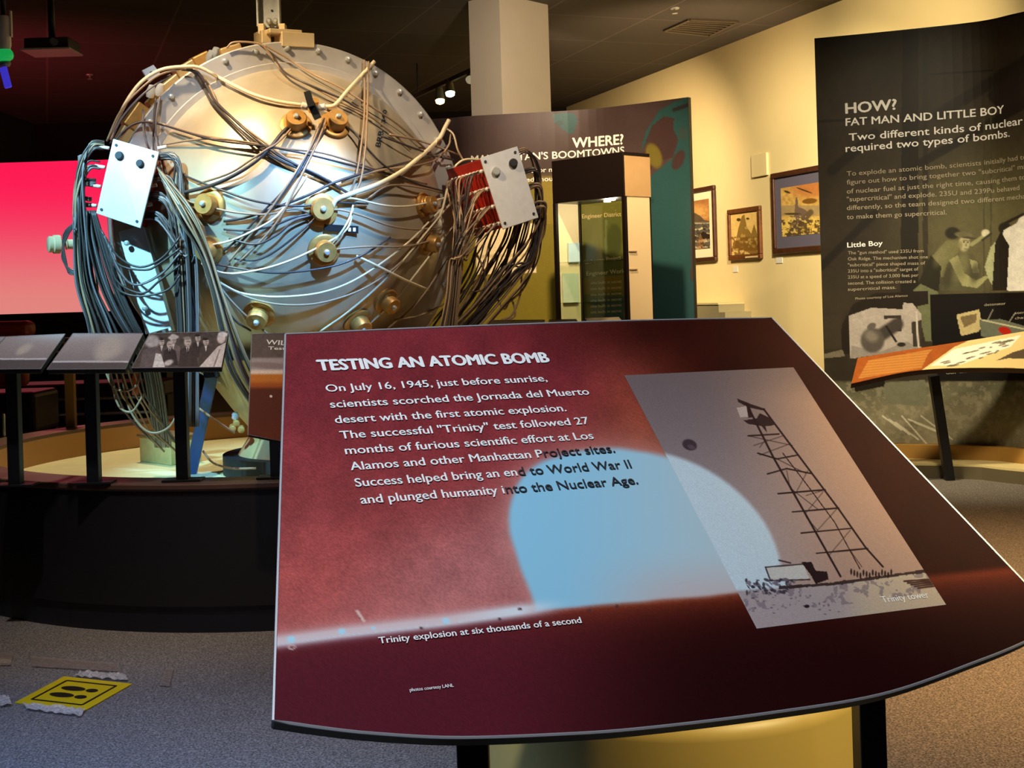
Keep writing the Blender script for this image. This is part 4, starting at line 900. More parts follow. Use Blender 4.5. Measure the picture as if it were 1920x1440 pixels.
# dome, flange, band behind it, rear half
prof = [(RD * math.cos(a), RD * math.sin(a)) for a in np.linspace(math.asin(HF / RD) - 0.03, math.pi / 2, 40)]
MB().lathe(prof, S0, NV, 128, False).build('dome', ALU, dev, True)
fl_prof = [(RIN - 0.03, HF - 0.05), (ROUT, HF - 0.05), (ROUT, HF), (ROUT - 0.006, HF + 0.006), (RIN + 0.03, HF + 0.006), (RIN + 0.026, HF + 0.018), (RIN - 0.006, HF + 0.018), (RIN - 0.03, HF)]
autosmooth(MB().lathe(fl_prof, S0, NV, 160, False).build('flange_ring', FLANGE, dev), 25)
GOLDBAND = mat('gold_band', (196, 164, 108), 0.42, 0.3, 0.12, 8)
autosmooth(MB().lathe([(0.80, HF - 0.05), (0.86, HF - 0.055), (0.86, -0.14), (0.83, -0.15), (0.80, -0.26)], S0, NV, 128, False).build('side_band', GOLDBAND, dev), 30)
autosmooth(MB().lathe([(0.80, -0.23), (0.90, -0.23), (0.90, -0.27), (0.80, -0.27)], S0, NV, 128, False).build('rear_flange', FLANGE, dev), 30)
prof = [(0.8 * math.cos(a), -0.25 - 0.72 * math.sin(a)) for a in np.linspace(0, math.pi / 2, 24)]
MB().lathe(prof, S0, NV, 96, False).build('rear_dome', ALU, dev, True)
ring_c = S0 + NV * (HF + 0.006)
first = None
for k in range(34):
    a = math.radians(90 + 3.2 + k * 360 / 34); p = ring_c + (FX * math.cos(a) + FY * math.sin(a)) * 0.885
    if first is None:
        first = autosmooth(MB().lathe([(0.017, 0.0), (0.017, 0.004), (0.0115, 0.005), (0.0115, 0.018), (0.004, 0.021)], p, NV, 12).build('flange_bolt', STEEL, dev), 35); p0 = p; l0 = first.location.copy()
    else:
        o = first.copy(); COL.objects.link(o); o.parent = dev; o.location = l0 + Vector(p - p0)
# seams of the dome plates
for ring in ([(470, 560), (540, 500), (640, 470), (760, 470), (830, 500)], [(345, 330), (380, 420), (400, 520), (470, 620)], [(700, 190), (650, 300), (600, 395)]):
    pass
# detonators: base ring, body, metal nose
def detonator(px, py, s=1.0, tilt=(0, 0)):
    p = surf_pt(px, py, 0.0); a = nrm(p - S0)
    base = autosmooth(MB().lathe([(0.076 * s, -0.01), (0.076 * s, 0.012), (0.070 * s, 0.016), (0.05 * s, 0.016)], p, a, 28).build('detonator', BRASS, dev), 35)
    autosmooth(MB().lathe([(0.050 * s, 0.012), (0.050 * s, 0.062), (0.046 * s, 0.068), (0.022 * s, 0.068)], p, a, 24).build('detonator_cap', BRASS, base), 35)
    autosmooth(MB().lathe([(0.015 * s, 0.066), (0.013 * s, 0.080), (0.008 * s, 0.084)], p, a, 14).build('detonator_plug', STEEL, base), 35)
    return p, a
for px, py, s in ((555, 236, 1.0), (627, 236, 1.0), (601, 394, 1.05), (607, 468, 1.0), (395, 385, 1.0), (486, 588, 1.0), (670, 602, 1.0), (722, 563, 0.9), (792, 385, 0.85), (798, 455, 0.85), (395, 468, 0.9)):
    detonator(px, py, s)
# small black connector standing on the upper dome
p = surf_pt(588, 205, 0.0); a = nrm(p - S0)
cn = MB().lathe([(0.034, -0.005), (0.03, 0.02), (0.018, 0.022), (0.018, 0.06)], p, a, 18).build('connector_block', BRASS, dev)
MB().beam(P(576, 172, 5.98), P(584, 200, 5.98), 0.030, 0.03).build('connector_plug', BLACK, cn)
MB().beam(P(582, 192, 6.0), P(596, 222, 6.0), 0.034, 0.03).build('connector_plug', BLACK, cn)
for a_, b_ in (((566, 197), (578, 201)), ((596, 203), (610, 200))): MB().tube([P(*a_, 6.03), P(*b_, 6.03)], 0.016, 10).build('cable_collar', WHITEPL, cn, True)
# stencilled letters and label strip on the dome
class DomeSurf:
    def from_px(s, px, py): return np.array([px, py], float)
    def world(s, ab, off): return np.array([surf_pt(x, y, 0.0035) for x, y in ab])
def stencil(s, a, b, cap):
    v, f = text2d(s, 0.02); d = np.array(b, float) - np.array(a, float); L = np.linalg.norm(d); d /= L; e = np.array([d[1], -d[0]])
    pts = np.array(a) + v[:, 0:1] / v[:, 0].max() * L * d + v[:, 1:2] / 0.72 * cap * e
    return np.array([surf_pt(x, y, 0.003) for x, y in pts]), f
for s, a, b, cap in (('BRB', (713, 276), (720, 246), 10), ('1340', (721, 238), (726, 206), 8)):
    v, f = stencil(s, a, b, cap); new_obj('stencil_mark', v, f, INKDARK, dev)
st = MB().slab([surf_pt(608, 420, 0.02), surf_pt(672, 424, 0.02), surf_pt(672, 438, 0.02), surf_pt(608, 432, 0.02)], 0.008, NV).build('label_strip', BLACK, dev)
for x in (655, 664): MB().slab([surf_pt(x - 2, 427, 0.022), surf_pt(x + 3, 427, 0.022), surf_pt(x + 3, 434, 0.022), surf_pt(x - 2, 434, 0.022)], 0.003, NV).build('label_mark', INKWHITE, st)
# lifting bracket on top of the flange
def fbox(px, py, dpt, sx, sy, sz): c = P(px, py, dpt); return MB().box(c, (sx, sy, sz), (FX, NV, (0, 0, 1)))
CRM = mat('cream_metal', (214, 190, 146), 0.42, 0.45, 0.06, 10)
lb_ = bevel(fbox(552, 77, 6.62, 0.172, 0.16, 0.075).build('lifting_bracket', CRM, dev), 0.004)
bevel(fbox(528, 62, 6.62, 0.17, 0.18, 0.024).build('bracket_plate', CRM, lb_), 0.004)
bevel(fbox(492, 72, 6.66, 0.05, 0.18, 0.07).build('bracket_cheek', CRM, lb_), 0.004)
for x in (492, 531): bevel(MB().beam(P(x, 66, 6.64), P(x - 1, 46, 6.64), 0.034, 0.06).build('bracket_lug', CRM, lb_), 0.004)
# fittings on the upper left rim
for (px, py, sx, sz, m) in ((355, 128, 0.16, 0.07, GOLDBAND), (318, 160, 0.12, 0.06, GOLDBAND), (378, 118, 0.09, 0.09, BRASS), (410, 108, 0.07, 0.07, BRASS), (430, 98, 0.11, 0.06, GOLDBAND), (258, 222, 0.14, 0.10, BRASS), (240, 255, 0.10, 0.10, GOLDBAND), (296, 190, 0.10, 0.08, GOLDBAND)):
    c = P(px, py, 6.62); u = nrm((c - S0) - NV * (c - S0).dot(NV)); bevel(MB().box(c, (sx, 0.14, sz), (np.cross(u, NV), NV, u)).build('rim_fitting', m, dev), 0.008)
for px, py in ((283, 171), (300, 168), (404, 100), (395, 106)):
    c = P(px, py, 6.5); autosmooth(MB().lathe([(0.02, -0.03), (0.024, 0.0), (0.015, 0.03)], c, (0.3, -0.4, 0.8), 12).build('rim_connector', WHITEPL if px < 302 else STEEL, dev), 35)
for (q4, Y) in (([(266, 132), (288, 121), (301, 138), (280, 156)], 6.55), ([(146, 292), (166, 284), (160, 312), (148, 322)], 6.25)):
    w4 = [P(*p, Y) for p in q4]; br_ = bevel(MB().slab(w4, 0.03, NV).build('mounting_tab', PLATE, dev), 0.004)
    c = sum(w4) / 4 + NV * 0.001; MB().lathe([(0.008, 0), (0.008, 0.002)], c, NV, 12).build('tab_hole', PLATEHOLE, br_)
# cable boxes
def cable_box(quad, Ys, back_shift, back_Y, side_mat, knobs, screws, pins):
    fr4 = [P(*p, y) for p, y in zip(quad, Ys)]
    bk4 = [P(p[0] + back_shift[0], p[1] + back_shift[1], back_Y) for p in quad]
    n = nrm(np.cross(fr4[1] - fr4[0], fr4[3] - fr4[0])); n = n if n[1] < 0 else -n
    cen = sum(fr4) / 4
    ins = [cen + (p - cen) * 0.95 - n * 0.012 for p in fr4]; bc = sum(bk4) / 4; ib = [bc + (p - bc) * 0.95 for p in bk4]
    m = MB(); m.add(ins + ib, [(0, 1, 2, 3), (7, 6, 5, 4)] + [(i, i + 4, (i + 1) % 4 + 4, (i + 1) % 4) for i in range(4)])
    bx_ = m.build('cable_box', side_mat, dev)
    bevel(MB().slab(fr4, 0.012, n).build('cover_plate', PLATE, bx_), 0.002, 1)
    def onp(u, v): return (fr4[0] * (1 - u) + fr4[1] * u) * (1 - v) + (fr4[3] * (1 - u) + fr4[2] * u) * v
    for u, v, r, mm in knobs: autosmooth(MB().lathe([(r, 0.0), (r, 0.012), (r * 0.8, 0.02), (r * 0.3, 0.02)], onp(u, v), n, 18).build('socket', mm, bx_), 35)
    for u, v in screws: MB().lathe([(0.007, 0), (0.007, 0.004)], onp(u, v), n, 10).build('screw', STEEL if mm is STEEL else PLATEHOLE, bx_)
    first = None
    for u, v in pins:
        a = ins[0] * (1 - v) + ins[3] * v; b = ib[0] * (1 - v) + ib[3] * v; p = a + (b - a) * u; sd = nrm(np.cross(ins[3] - ins[0], ib[0] - ins[0])); sd = sd if sd[0] < 0 else -sd
        if first is None: first = MB().lathe([(0.010, 0), (0.011, 0.012), (0.006, 0.02)], p, sd, 8).build('terminal_pin', WHITEPL, bx_); p0 = p; l0 = first.location.copy()
        else:
            o = first.copy(); COL.objects.link(o); o.parent = bx_; o.location = l0 + Vector(p - p0)
    return fr4, ins, ib, n
scr = ((0.1, 0.07), (0.9, 0.07), (0.1, 0.93), (0.9, 0.93))
LBX = cable_box([(212, 260), (298, 285), (263, 428), (180, 400)], (6.02, 6.00, 5.97, 6.0), (14, 4), 6.32, REDBOARD, ((0.22, 0.19, 0.020, PLATEHOLE), (0.68, 0.21, 0.018, PLATEHOLE)), scr, [])
RBX = cable_box([(900, 296), (970, 274), (1010, 408), (943, 430)], (6.42, 6.46, 6.44, 6.40), (-66, 20), 6.86, REDBOARD, ((0.28, 0.24, 0.022, STEEL), (0.77, 0.2, 0.022, BLACK)), scr, [(u, v) for v in (0.16, 0.42, 0.68, 0.93) for u in np.linspace(0.04, 0.86, 9)])
# light-coloured tube ends on the left box
for k in range(4):
    y = 278 + 36 * k
    for (x0, x1, dx) in ((205 - 8 * k, 186 - 8 * k, -1), (296 - 9 * k, 312 - 9 * k, 1)):
        MB().tube([P(x0, y, 6.08), P(x1, y - 3, 6.08)], 0.009, 8).build('tube_end', WHITEPL, dev, True)
# knob on the left
k0 = P(138, 458, 6.3); kd = nrm(P(100, 458, 6.25) - k0)
autosmooth(MB().lathe([(0.024, -0.12), (0.024, 0.03), (0.028, 0.035)], k0, kd, 20).build('terminal_knob', mat('beige_bakelite', (206, 180, 140), 0.4), dev), 35)
kb = [o for o in dev.children if o.name.startswith('terminal_knob')][0]
autosmooth(MB().lathe([(0.03, 0.06), (0.046, 0.066), (0.046, 0.095), (0.04, 0.10), (0.04, 0.118), (0.032, 0.122)], k0, kd, 24).build('knob_cap', mat('beige_bakelite', 0), kb), 35)

# legs and base
LEGM = mat('leg_paint', (206, 212, 216), 0.45, 0.0, 0.05, 10)
a = P(246, 428, 6.16); b = P(292, 600, 6.14); c = P(345, 735, 6.5)
leg = MB().beam(a, b + (b - a) * 0.12, 0.125, 0.012, (1, 0, 0))
leg_o = bevel(leg.build('leg', LEGM, dev), 0.003)
sx = np.array([0.056, 0.03, 0]); m = MB().beam(a + sx, b + sx + (b - a) * 0.12, 0.012, 0.07, (1, 0, 0)); m.build('leg_web', LEGM, leg_o)
for px, py in ((238, 456), (272, 578)): MB().lathe([(0.013, 0), (0.013, 0.01), (0.006, 0.014)], P(px, py, 6.12), (0, -1, 0), 10).build('leg_bolt', STEEL, leg_o)
fb = PZ(358, 888, ZI)
l2 = bevel(MB().beam(P(398, 700, 6.5), fb, 0.06, 0.06).build('leg', mat('dark_blue_paint', (44, 74, 120), 0.45), dev), 0.004)
bevel(MB().beam(P(398, 696, 6.5), P(399, 708, 6.5), 0.075, 0.075).build('leg_collar', BLACK, l2), 0.004)
for x, y in ((S0[0] + 0.62, S0[1] + 0.05), (S0[0] - 0.35, S0[1] + 0.75), (S0[0] + 0.45, S0[1] + 0.7)):
    bevel(MB().beam((x, y, ZI), (x * 0.8 + S0[0] * 0.2, y * 0.8 + S0[1] * 0.2, S0[2] - 0.5), 0.06, 0.06).build('leg', mat('dark_blue_paint', 0), dev), 0.004)
autosmooth(MB().lathe([(0.44, 0.0), (0.52, 0.0), (0.52, 0.10), (0.44, 0.10), (0.44, 0.0)], (S0[0] + 0.1, S0[1] + 0.15, ZI), (0, 0, 1), 64, False).build('cradle_ring', mat('cradle_black', (14, 14, 15), 0.6), dev), 30)
autosmooth(MB().lathe([(0.44, 0.10), (0.36, 0.22), (0.46, 0.34), (0.66, 0.62)], (S0[0] + 0.1, S0[1] + 0.15, ZI), (0, 0, 1), 64, False).build('support_bowl', GOLDBAND, dev), 30)
for px, py in ((441, 778), (436, 800), (452, 802), (443, 790)): autosmooth(MB().lathe([(0.018, 0), (0.018, 0.03), (0.01, 0.035)], P(px, py, 6.62), (0.2, -0.9, -0.3), 10).build('lower_fitting', BRASS if py != 778 else STEEL, dev), 35)
bb = PZ(306, 868, ZI); ax = nrm((0.72, -0.7, 0)); ay = np.array([-ax[1], ax[0], 0])
bevel(MB().box((bb[0] + 0.03, bb[1] + 0.05, ZI + 0.075), (0.34, 0.2, 0.15), (ax, ay, (0, 0, 1))).build('base_block', mat('base_block_wood', (190, 170, 110), 0.55, 0, 0.12, 20), dev), 0.004)
MB().box((bb[0] + 0.03, bb[1] + 0.05, ZI + 0.155), (0.36, 0.22, 0.012), (ax, ay, (0, 0, 1))).build('base_cap', mat('base_cap_wood', (120, 90, 60), 0.5, 0, 0.2, 20), dev)
MB().tube([P(255, 690, 6.4), P(254, 740, 6.42)], 0.018, 10).build('red_conduit', mat('orange_pipe', (190, 80, 36), 0.45), dev, True)

# ------------------------------------------------------------------ cables
PX = 0.00262
ncab = 0
def cable(pts3, wpx, m, n=6):
    global ncab; ncab += 1
    return MB().tube(pts3, wpx * PX / 2, 7, n).build('cable', m, dev, True)
def dcab(pts, wpx, m, off=None, n=5):
    o0 = 0.010 + 0.02 * random.random() if off is None else off
    p2 = catmull(np.array([(x, y, 0) for x, y in pts], float), 4)
    k = len(p2); q = []
    for i, (x, y, _) in enumerate(p2):
        t = i / max(k - 1, 1); q.append(surf_pt(x, y, o0 + 0.028 * math.sin(math.pi * t)))
    return cable(q, wpx, m, 2)
D, T_, G, C_ = DARKCABLE, TANCABLE, GREYCABLE, CREAMCABLE
TR = [
 (C_, 7, [(206, 262), (226, 212), (248, 174), (272, 148), (305, 130), (345, 125), (375, 127), (410, 145), (470, 175), (520, 190), (566, 197)]),
 (C_, 8, [(610, 200), (628, 197), (650, 172), (675, 145), (702, 115)]),
 (C_, 9, [(842, 225), (834, 240), (822, 262), (790, 292), (755, 320), (710, 345), (660, 363), (632, 374), (622, 390)]),
 (D, 5, [(340, 130), (363, 135), (380, 160), (395, 188), (430, 225), (475, 268), (520, 298), (580, 325), (640, 355)]),
 (D, 5, [(350, 128), (372, 138), (390, 165), (404, 190), (440, 225), (485, 265), (530, 296), (600, 330), (652, 362)]),
 (T_, 4, [(365, 128), (392, 160), (412, 200), (450, 232), (500, 270), (560, 312), (620, 340)]),
 (T_, 4, [(425, 90), (440, 79), (485, 82), (505, 100), (520, 122), (540, 140), (590, 165), (640, 192), (690, 216), (730, 245), (770, 280)]),
 (D, 4, [(488, 84), (512, 105), (530, 132), (560, 150), (610, 172), (650, 190), (700, 222)]),
 (T_, 4, [(495, 84), (530, 104), (580, 135), (640, 165), (680, 190), (720, 215), (760, 245), (820, 300)]),
 (D, 4, [(214, 266), (236, 242), (262, 229), (300, 233), (340, 245), (400, 262), (470, 271), (510, 276), (580, 290), (640, 305), (700, 320), (760, 335)]),
 (T_, 4, [(220, 268), (244, 238), (280, 228), (330, 240), (390, 256), (460, 266), (530, 278), (600, 286), (660, 303), (720, 322), (800, 345)]),
 (T_, 4, [(305, 272), (350, 264), (400, 260), (460, 266), (500, 275)]),
 (D, 7, [(548, 232), (528, 250), (508, 275), (480, 302), (440, 328), (395, 348), (340, 362), (290, 372)]),
 (T_, 4, [(552, 235), (520, 268), (500, 280), (470, 300), (430, 325), (370, 345)]),
 (D, 4, [(622, 225), (600, 260), (575, 300), (560, 325), (520, 370), (490, 400), (450, 445), (420, 470)]),
 (D, 4, [(608, 222), (590, 265), (568, 305), (552, 335), (515, 385), (480, 425), (440, 465)]),
 (T_, 4, [(605, 222), (585, 270), (562, 310), (540, 345), (505, 395), (470, 440), (430, 490)]),
 (T_, 4, [(612, 224), (594, 270), (572, 315), (555, 350), (530, 400), (500, 440), (450, 490)]),
 (D, 4, [(640, 230), (665, 250), (690, 280), (720, 310), (760, 335), (800, 350), (850, 362)]),
 (T_, 4, [(683, 112), (684, 160), (683, 220), (678, 270), (668, 330), (655, 365)]),
 (T_, 4, [(691, 115), (690, 170), (688, 230), (685, 280), (676, 340), (660, 370)]),
 (D, 5, [(852, 258), (825, 285), (780, 300), (720, 315), (670, 328), (620, 345), (580, 365), (520, 388), (460, 408), (420, 415)]),
 (T_, 4, [(845, 250), (840, 275), (815, 300), (770, 312), (710, 320), (640, 342)]),
 (D, 4, [(330, 320), (360, 335), (420, 358), (470, 375), (520, 384), (570, 386), (620, 380), (690, 382)]),
 (T_, 4, [(330, 370), (380, 385), (440, 398), (500, 402), (550, 392), (585, 400)]),
 (D, 4, [(420, 430), (460, 432), (510, 424), (560, 405), (595, 402)]),
 (C_, 4, [(380, 462), (430, 452), (480, 430), (520, 404), (560, 352), (575, 330)]),
 (D, 4, [(430, 448), (480, 458), (520, 440), (550, 415), (590, 402)]),
 (D, 4, [(440, 485), (475, 488), (505, 478), (545, 450), (590, 410), (612, 385)]),
 (D, 4, [(400, 495), (445, 503), (490, 510), (540, 511), (620, 500), (680, 478), (732, 445)]),
 (C_, 4, [(370, 490), (420, 512), (480, 507), (540, 490), (600, 462), (650, 430), (662, 390)]),
 (C_, 4, [(385, 510), (440, 545), (490, 555), (540, 556), (600, 549), (655, 530), (710, 497), (765, 455), (805, 415), (835, 385)]),
 (T_, 4, [(385, 515), (445, 549), (495, 566), (550, 572), (610, 566), (680, 542), (740, 502), (790, 452), (825, 405)]),
 (C_, 4, [(600, 622), (650, 587), (700, 545), (750, 495), (800, 435), (850, 375), (892, 330)]),
 (C_, 4, [(680, 620), (740, 562), (790, 500), (840, 435), (880, 385), (905, 340)]),
 (T_, 4, [(720, 622), (780, 570), (830, 500), (880, 425), (910, 375)]),
 (C_, 5, [(668, 480), (690, 490), (720, 505), (760, 525), (802, 543)]),
 (T_, 4, [(612, 470), (650, 465), (700, 462), (760, 462), (810, 450), (850, 430)]),
 (T_, 4, [(610, 394), (640, 394), (680, 405), (730, 423), (780, 430), (830, 425)]),
 (C_, 4, [(628, 378), (660, 372), (720, 385), (770, 386), (830, 372), (880, 350)]),
 (T_, 4, [(690, 372), (730, 348), (790, 352), (850, 368)]),
 (T_, 4, [(648, 420), (640, 445), (620, 468)]),
 (C_, 4, [(662, 385), (655, 410), (640, 435), (620, 460)]),
 (D, 4, [(715, 255), (760, 272), (810, 290), (850, 300)]),
 (T_, 4, [(730, 252), (790, 265), (860, 290)]),
 (C_, 5, [(905, 300), (870, 300), (848, 320), (838, 355), (830, 390), (818, 420)]),
 (C_, 4, [(835, 240), (850, 252), (858, 280), (868, 300)]),
 (T_, 4, [(740, 600), (790, 590), (850, 560), (900, 520)]),
 (D, 4, [(470, 620), (440, 600), (415, 560), (395, 500)]),
 (T_, 4, [(520, 640), (470, 600), (430, 560), (400, 520)]),
 (T_, 4, [(200, 265), (225, 210), (262, 168), (300, 140), (345, 128)]),
 (G, 4, [(206, 270), (228, 222), (270, 175), (320, 140)]),
 (G, 4, [(300, 180), (292, 230), (296, 285), (306, 330)]),
 (D, 4, [(292, 182), (288, 240), (290, 300), (312, 345)]),
 (G, 4, [(268, 205), (270, 250), (285, 290), (300, 310)]),
]
for m_, w_, pts in TR: dcab(pts, w_, m_)
stuff = MB(); stuffd = MB()
def strand(pts, Ys, w_, m_, individual):
    q = [P(x, y, Y) for (x, y), Y in zip(pts, Ys)]
    if individual and ncab < 99: cable(q, w_, m_, 5)
    else: (stuff if m_ in (T_, C_, YELLOWCABLE) else stuffd).tube(q, w_ * PX / 2, 6, 5)
R_ = random.uniform
def pick(*a): return random.choice(a)
for k in range(34):       # left of the left box, hanging down
    y0 = 272 + 36 * (k % 4) + R_(-8, 8); x0 = 196 - 8 * (k % 4); j = R_(-12, 16)
    pts = [(x0, y0), (x0 - R_(22, 34), y0 + 4), (148 + j * 0.6, y0 + R_(50, 80)), (150 + j, 440 + R_(-10, 10)), (160 + j * 1.3 + R_(-5, 5), 530), (185 + j * 1.8, 610), (215 + j * 2.4 + R_(-12, 12), 700)]
    Y0 = 6.02 + R_(0, 0.1); strand(pts, [6.08, 6.06, Y0, Y0, Y0, Y0, Y0 + 0.05], R_(3.4, 5.2), pick(D, D, G, G, T_), k % 3 == 0)
for k in range(34):       # right of the left box, hanging down
    y0 = 296 + 36 * (k % 4) + R_(-8, 8); x0 = 296 - 9 * (k % 4); j = R_(-20, 22)
    pts = [(x0 - 4, y0), (x0 + 26 + R_(0, 12), y0 + 6), (338 + j * 0.7, y0 + R_(60, 95)), (346 + j, 480), (350 + j, 560), (352 + j * 0.9, 640), (350 + j, 800)]
    Y0 = 5.98 + R_(0, 0.09); strand(pts, [6.06, 6.04, Y0, Y0, Y0, Y0, Y0], R_(3.4, 5.0), pick(D, G, G, G, T_), k % 3 == 0)
for k in range(30):       # diagonal sheaf towards the lower middle
    j = R_(-14, 14); i_ = R_(-20, 20)
    pts = [(302 + i_ * 0.4, 330 + i_), (345 + j, 400 + i_ * 0.6), (382 + j * 0.8, 470), (405 + j * 0.7, 540), (428 + j * 1.1, 620), (455 + j * 1.6, 700), (515 + j, 800)]
    Y0 = 5.86 + R_(0, 0.1); strand(pts, [6.0, Y0, Y0, Y0, Y0, Y0 + 0.05, Y0 + 0.2], R_(3.0, 4.6), pick(D, G, T_, T_, G, C_), k % 3 == 0)
for k in range(16):       # slanting sheaf from under the left box
    j = R_(-16, 16)
    pts = [(170 + j * .5, 395), (180 + j, 450), (200 + j * 1.2, 520), (225 + j * 1.2, 580), (258 + j, 640), (285 + j, 700), (306 + j, 838)]
    Y0 = 6.0 + R_(0, 0.08); strand(pts, [Y0, Y0, Y0, Y0, Y0 + 0.05, Y0 + 0.3, 6.85], R_(3.4, 5), pick(D, G, G), k % 2 == 0)
for k in range(6):        # loops across the blue-lit leg
    y = 470 + 9 * k + R_(-9, 9)
    pts = [(188 + 4 * k, 430 + 6 * k), (220 + R_(-6, 6), y + 6 + R_(0, 14)), (262 + R_(-10, 10), y + 30 + R_(0, 14)), (305 + R_(-8, 8), y + 14 + R_(0, 14)), (338, y - 26 + R_(0, 20))]
    strand(pts, [5.98] * 5, 4.2, pick(D, G), k % 2 == 0)
for k in range(4):        # knob loop and lower loops
    pts = [(150, 410), (128 - 3 * k, 440), (116 + 3 * k, 480 + 5 * k), (132, 505 + 3 * k), (160, 508)]
    strand(pts, [6.12] * 5, 3.0, D, k < 2)
for k in range(6):
    x = 205 + 11 * k; pts = [(x, 690), (x + 14 + R_(-4, 4), 735 + R_(0, 10)), (x + 32, 770 + R_(-8, 14)), (x + 60 + R_(-10, 10), 808 + R_(-6, 10)), (x + 92, 845 + R_(-10, 10))]
    strand(pts, [6.2, 6.3, 6.4, 6.5, 6.6], 4, pick(T_, YELLOWCABLE, D, C_), k % 2 == 0)
for (pts, m_) in (([(196, 692), (212, 725), (236, 733), (256, 722), (262, 705)], C_), ([(205, 700), (222, 760), (246, 772), (262, 752), (270, 735)], T_), ([(228, 700), (240, 760), (265, 800), (290, 812), (318, 800), (335, 770)], C_), ([(380, 845), (400, 868), (435, 878), (480, 878)], C_), ([(372, 765), (400, 785), (440, 812)], T_), ([(178, 500), (184, 560), (180, 600), (190, 640)], YELLOWCABLE), ([(172, 520), (182, 580), (190, 620), (196, 660)], YELLOWCABLE)):
    strand(pts, [6.25] * len(pts), 4.5, m_, True)
for k in range(40):       # from the terminals of the right box
    v = (0.16, 0.42, 0.68, 0.93)[k % 4]; u = R_(0.03, 0.86)
    ins, ib = RBX[1], RBX[2]; a3 = (ins[0] * (1 - v) + ins[3] * v) * (1 - u) + (ib[0] * (1 - v) + ib[3] * v) * u
    x, y = (float(t) for t in proj(a3)); j = R_(-12, 12); Yp = float(a3[1]) - 0.03
    pts = [(x - 3, y), (x - 16, y + 14), (862 + j + (x - 880) * 0.25, max(y + 55, 420)), (855 + j, 490), (848 + j, 560), (836 + j * 1.5, 640)]
    Y0 = 6.3 + R_(0, 0.14); strand(pts, [Yp, Yp - 0.06, Y0, Y0, Y0, Y0 + 0.03], R_(3.0, 4.4), pick(T_, C_, D, G, T_), k % 4 == 0)
for k in range(20):       # round the right side of the right plate
    v = (0.05, 0.3, 0.55, 0.8)[k % 4] + R_(-0.04, 0.04); x0 = 970 + 40 * v; y0 = 278 + 134 * v; j = R_(-10, 10)
    pts = [(x0 - 4, y0 + 2), (x0 + 16 + R_(0, 8), y0), (1008 + R_(-6, 8) + 6 * v, y0 + 50), (1000 + j, 470 + R_(-20, 20)), (965 + j * 2, 520 + R_(-20, 20)), (915 + j * 3, 575), (868 + j * 3.5, 625)]
    Y0 = 6.52 + R_(0, 0.08); strand(pts, [6.48, 6.48, Y0, Y0, Y0, Y0, Y0], R_(3.0, 4.4), pick(D, D, T_, C_), k % 3 == 0)
for k in range(24):       # below the right plate
    x0 = 905 + R_(0, 95); j = R_(-16, 16)
    pts = [(x0, 424 - (x0 - 943) * 0.3), (x0 - 12, 455), (x0 - 34 + j, 510), (x0 - 66 + j, 565), (x0 - 112 + j * 2, 630)]
    Y0 = 6.56 + R_(0, 0.1); strand(pts, [Y0] * 5, R_(3.0, 4.6), pick(D, D, D, C_, T_), k % 4 == 0)
for pts in ([(925, 545), (945, 580), (958, 560), (966, 590), (952, 600)], [(890, 470), (905, 500), (910, 530), (900, 545), (880, 545)], [(978, 500), (976, 550), (960, 590), (940, 600)]): strand(pts, [6.6] * len(pts), 4, C_, True)
o = stuff.build('cable_bundle', TANCABLE, dev, True); o['kind'] = 'stuff'
o = stuffd.build('cable_bundle', DARKCABLE, dev, True); o['kind'] = 'stuff'

# ------------------------------------------------------------------ steel channel that comes down from the ceiling
ht = P(506, 50, 6.66); ch = thing('hanging_channel', 'grey steel channel coming down from the ceiling onto the top of the metal sphere', 'channel', (ht[0], ht[1], ht[2] - 0.02))
z0, z1 = ht[2] - 0.005, ZC
web = MB().box((ht[0], ht[1], (z0 + z1) / 2), (0.105, 0.008, z1 - z0)); web.build('web', STEEL, ch)
for s in (-1, 1): MB().box((ht[0] + s * 0.055, ht[1] - 0.02, (z0 + z1) / 2), (0.009, 0.05, z1 - z0)).build('side_flange', STEEL, ch)
for px in (505, 517): autosmooth(MB().lathe([(0.016, 0), (0.016, 0.012), (0.008, 0.02)], P(px, 40, 6.645), (0, -1, 0), 12).build('bolt', STEEL, ch), 35)
MB().lathe([(0.006, 0), (0.006, 0.002)], P(510, 20, 6.654), (0, -1, 0), 10).build('hole', PLATEHOLE, ch)

# ================================================================== DARK LEFT SIDE OF THE HALL
YS = 12.5
scp = thing('projection_screen', 'glowing pink-red projection screen on the dark wall at left behind the sphere', 'screen', P(0, 583, YS))
qa, qb = P(-420, 318, YS), P(215, 583, YS)
def red_ink(x, y):
    t = sstep(318, 583, y); b = np.array([255, 26, 82.]) * (1 - t)[:, None] + np.array([226, 132, 126.]) * t[:, None]
    return b
def scr_pos(S, T): return np.stack([qa[0] + (qb[0] - qa[0]) * S, np.full_like(S, YS), qa[2] + (qb[2] - qa[2]) * T], -1)
grid_print('lit_surface', scr_pos, red_ink, 20, 40, print_mat('screen_light', 0.6, 0.2, 1.0), scp)
MB().box(((qa[0] + qb[0]) / 2, YS + 0.03, (qa[2] + qb[2]) / 2), (qb[0] - qa[0] + 0.04, 0.05, qa[2] - qb[2] + 0.04)).build('screen_frame', BLACK, scp)
MB().box(((qa[0] + qb[0]) / 2, YS + 0.02, qb[2] - 0.05), (qb[0] - qa[0] + 0.1, 0.10, 0.07)).build('weight_bar', mat('dark_red_bar', (60, 20, 24), 0.4), scp)
for x in (qa[0] + 0.3, qb[0] - 0.1): MB().box((x, YS + 0.09, qa[2] / 2 - 0.1), (0.06, 0.05, qa[2] - 0.2)).build('support_pole', BLACK, scp)
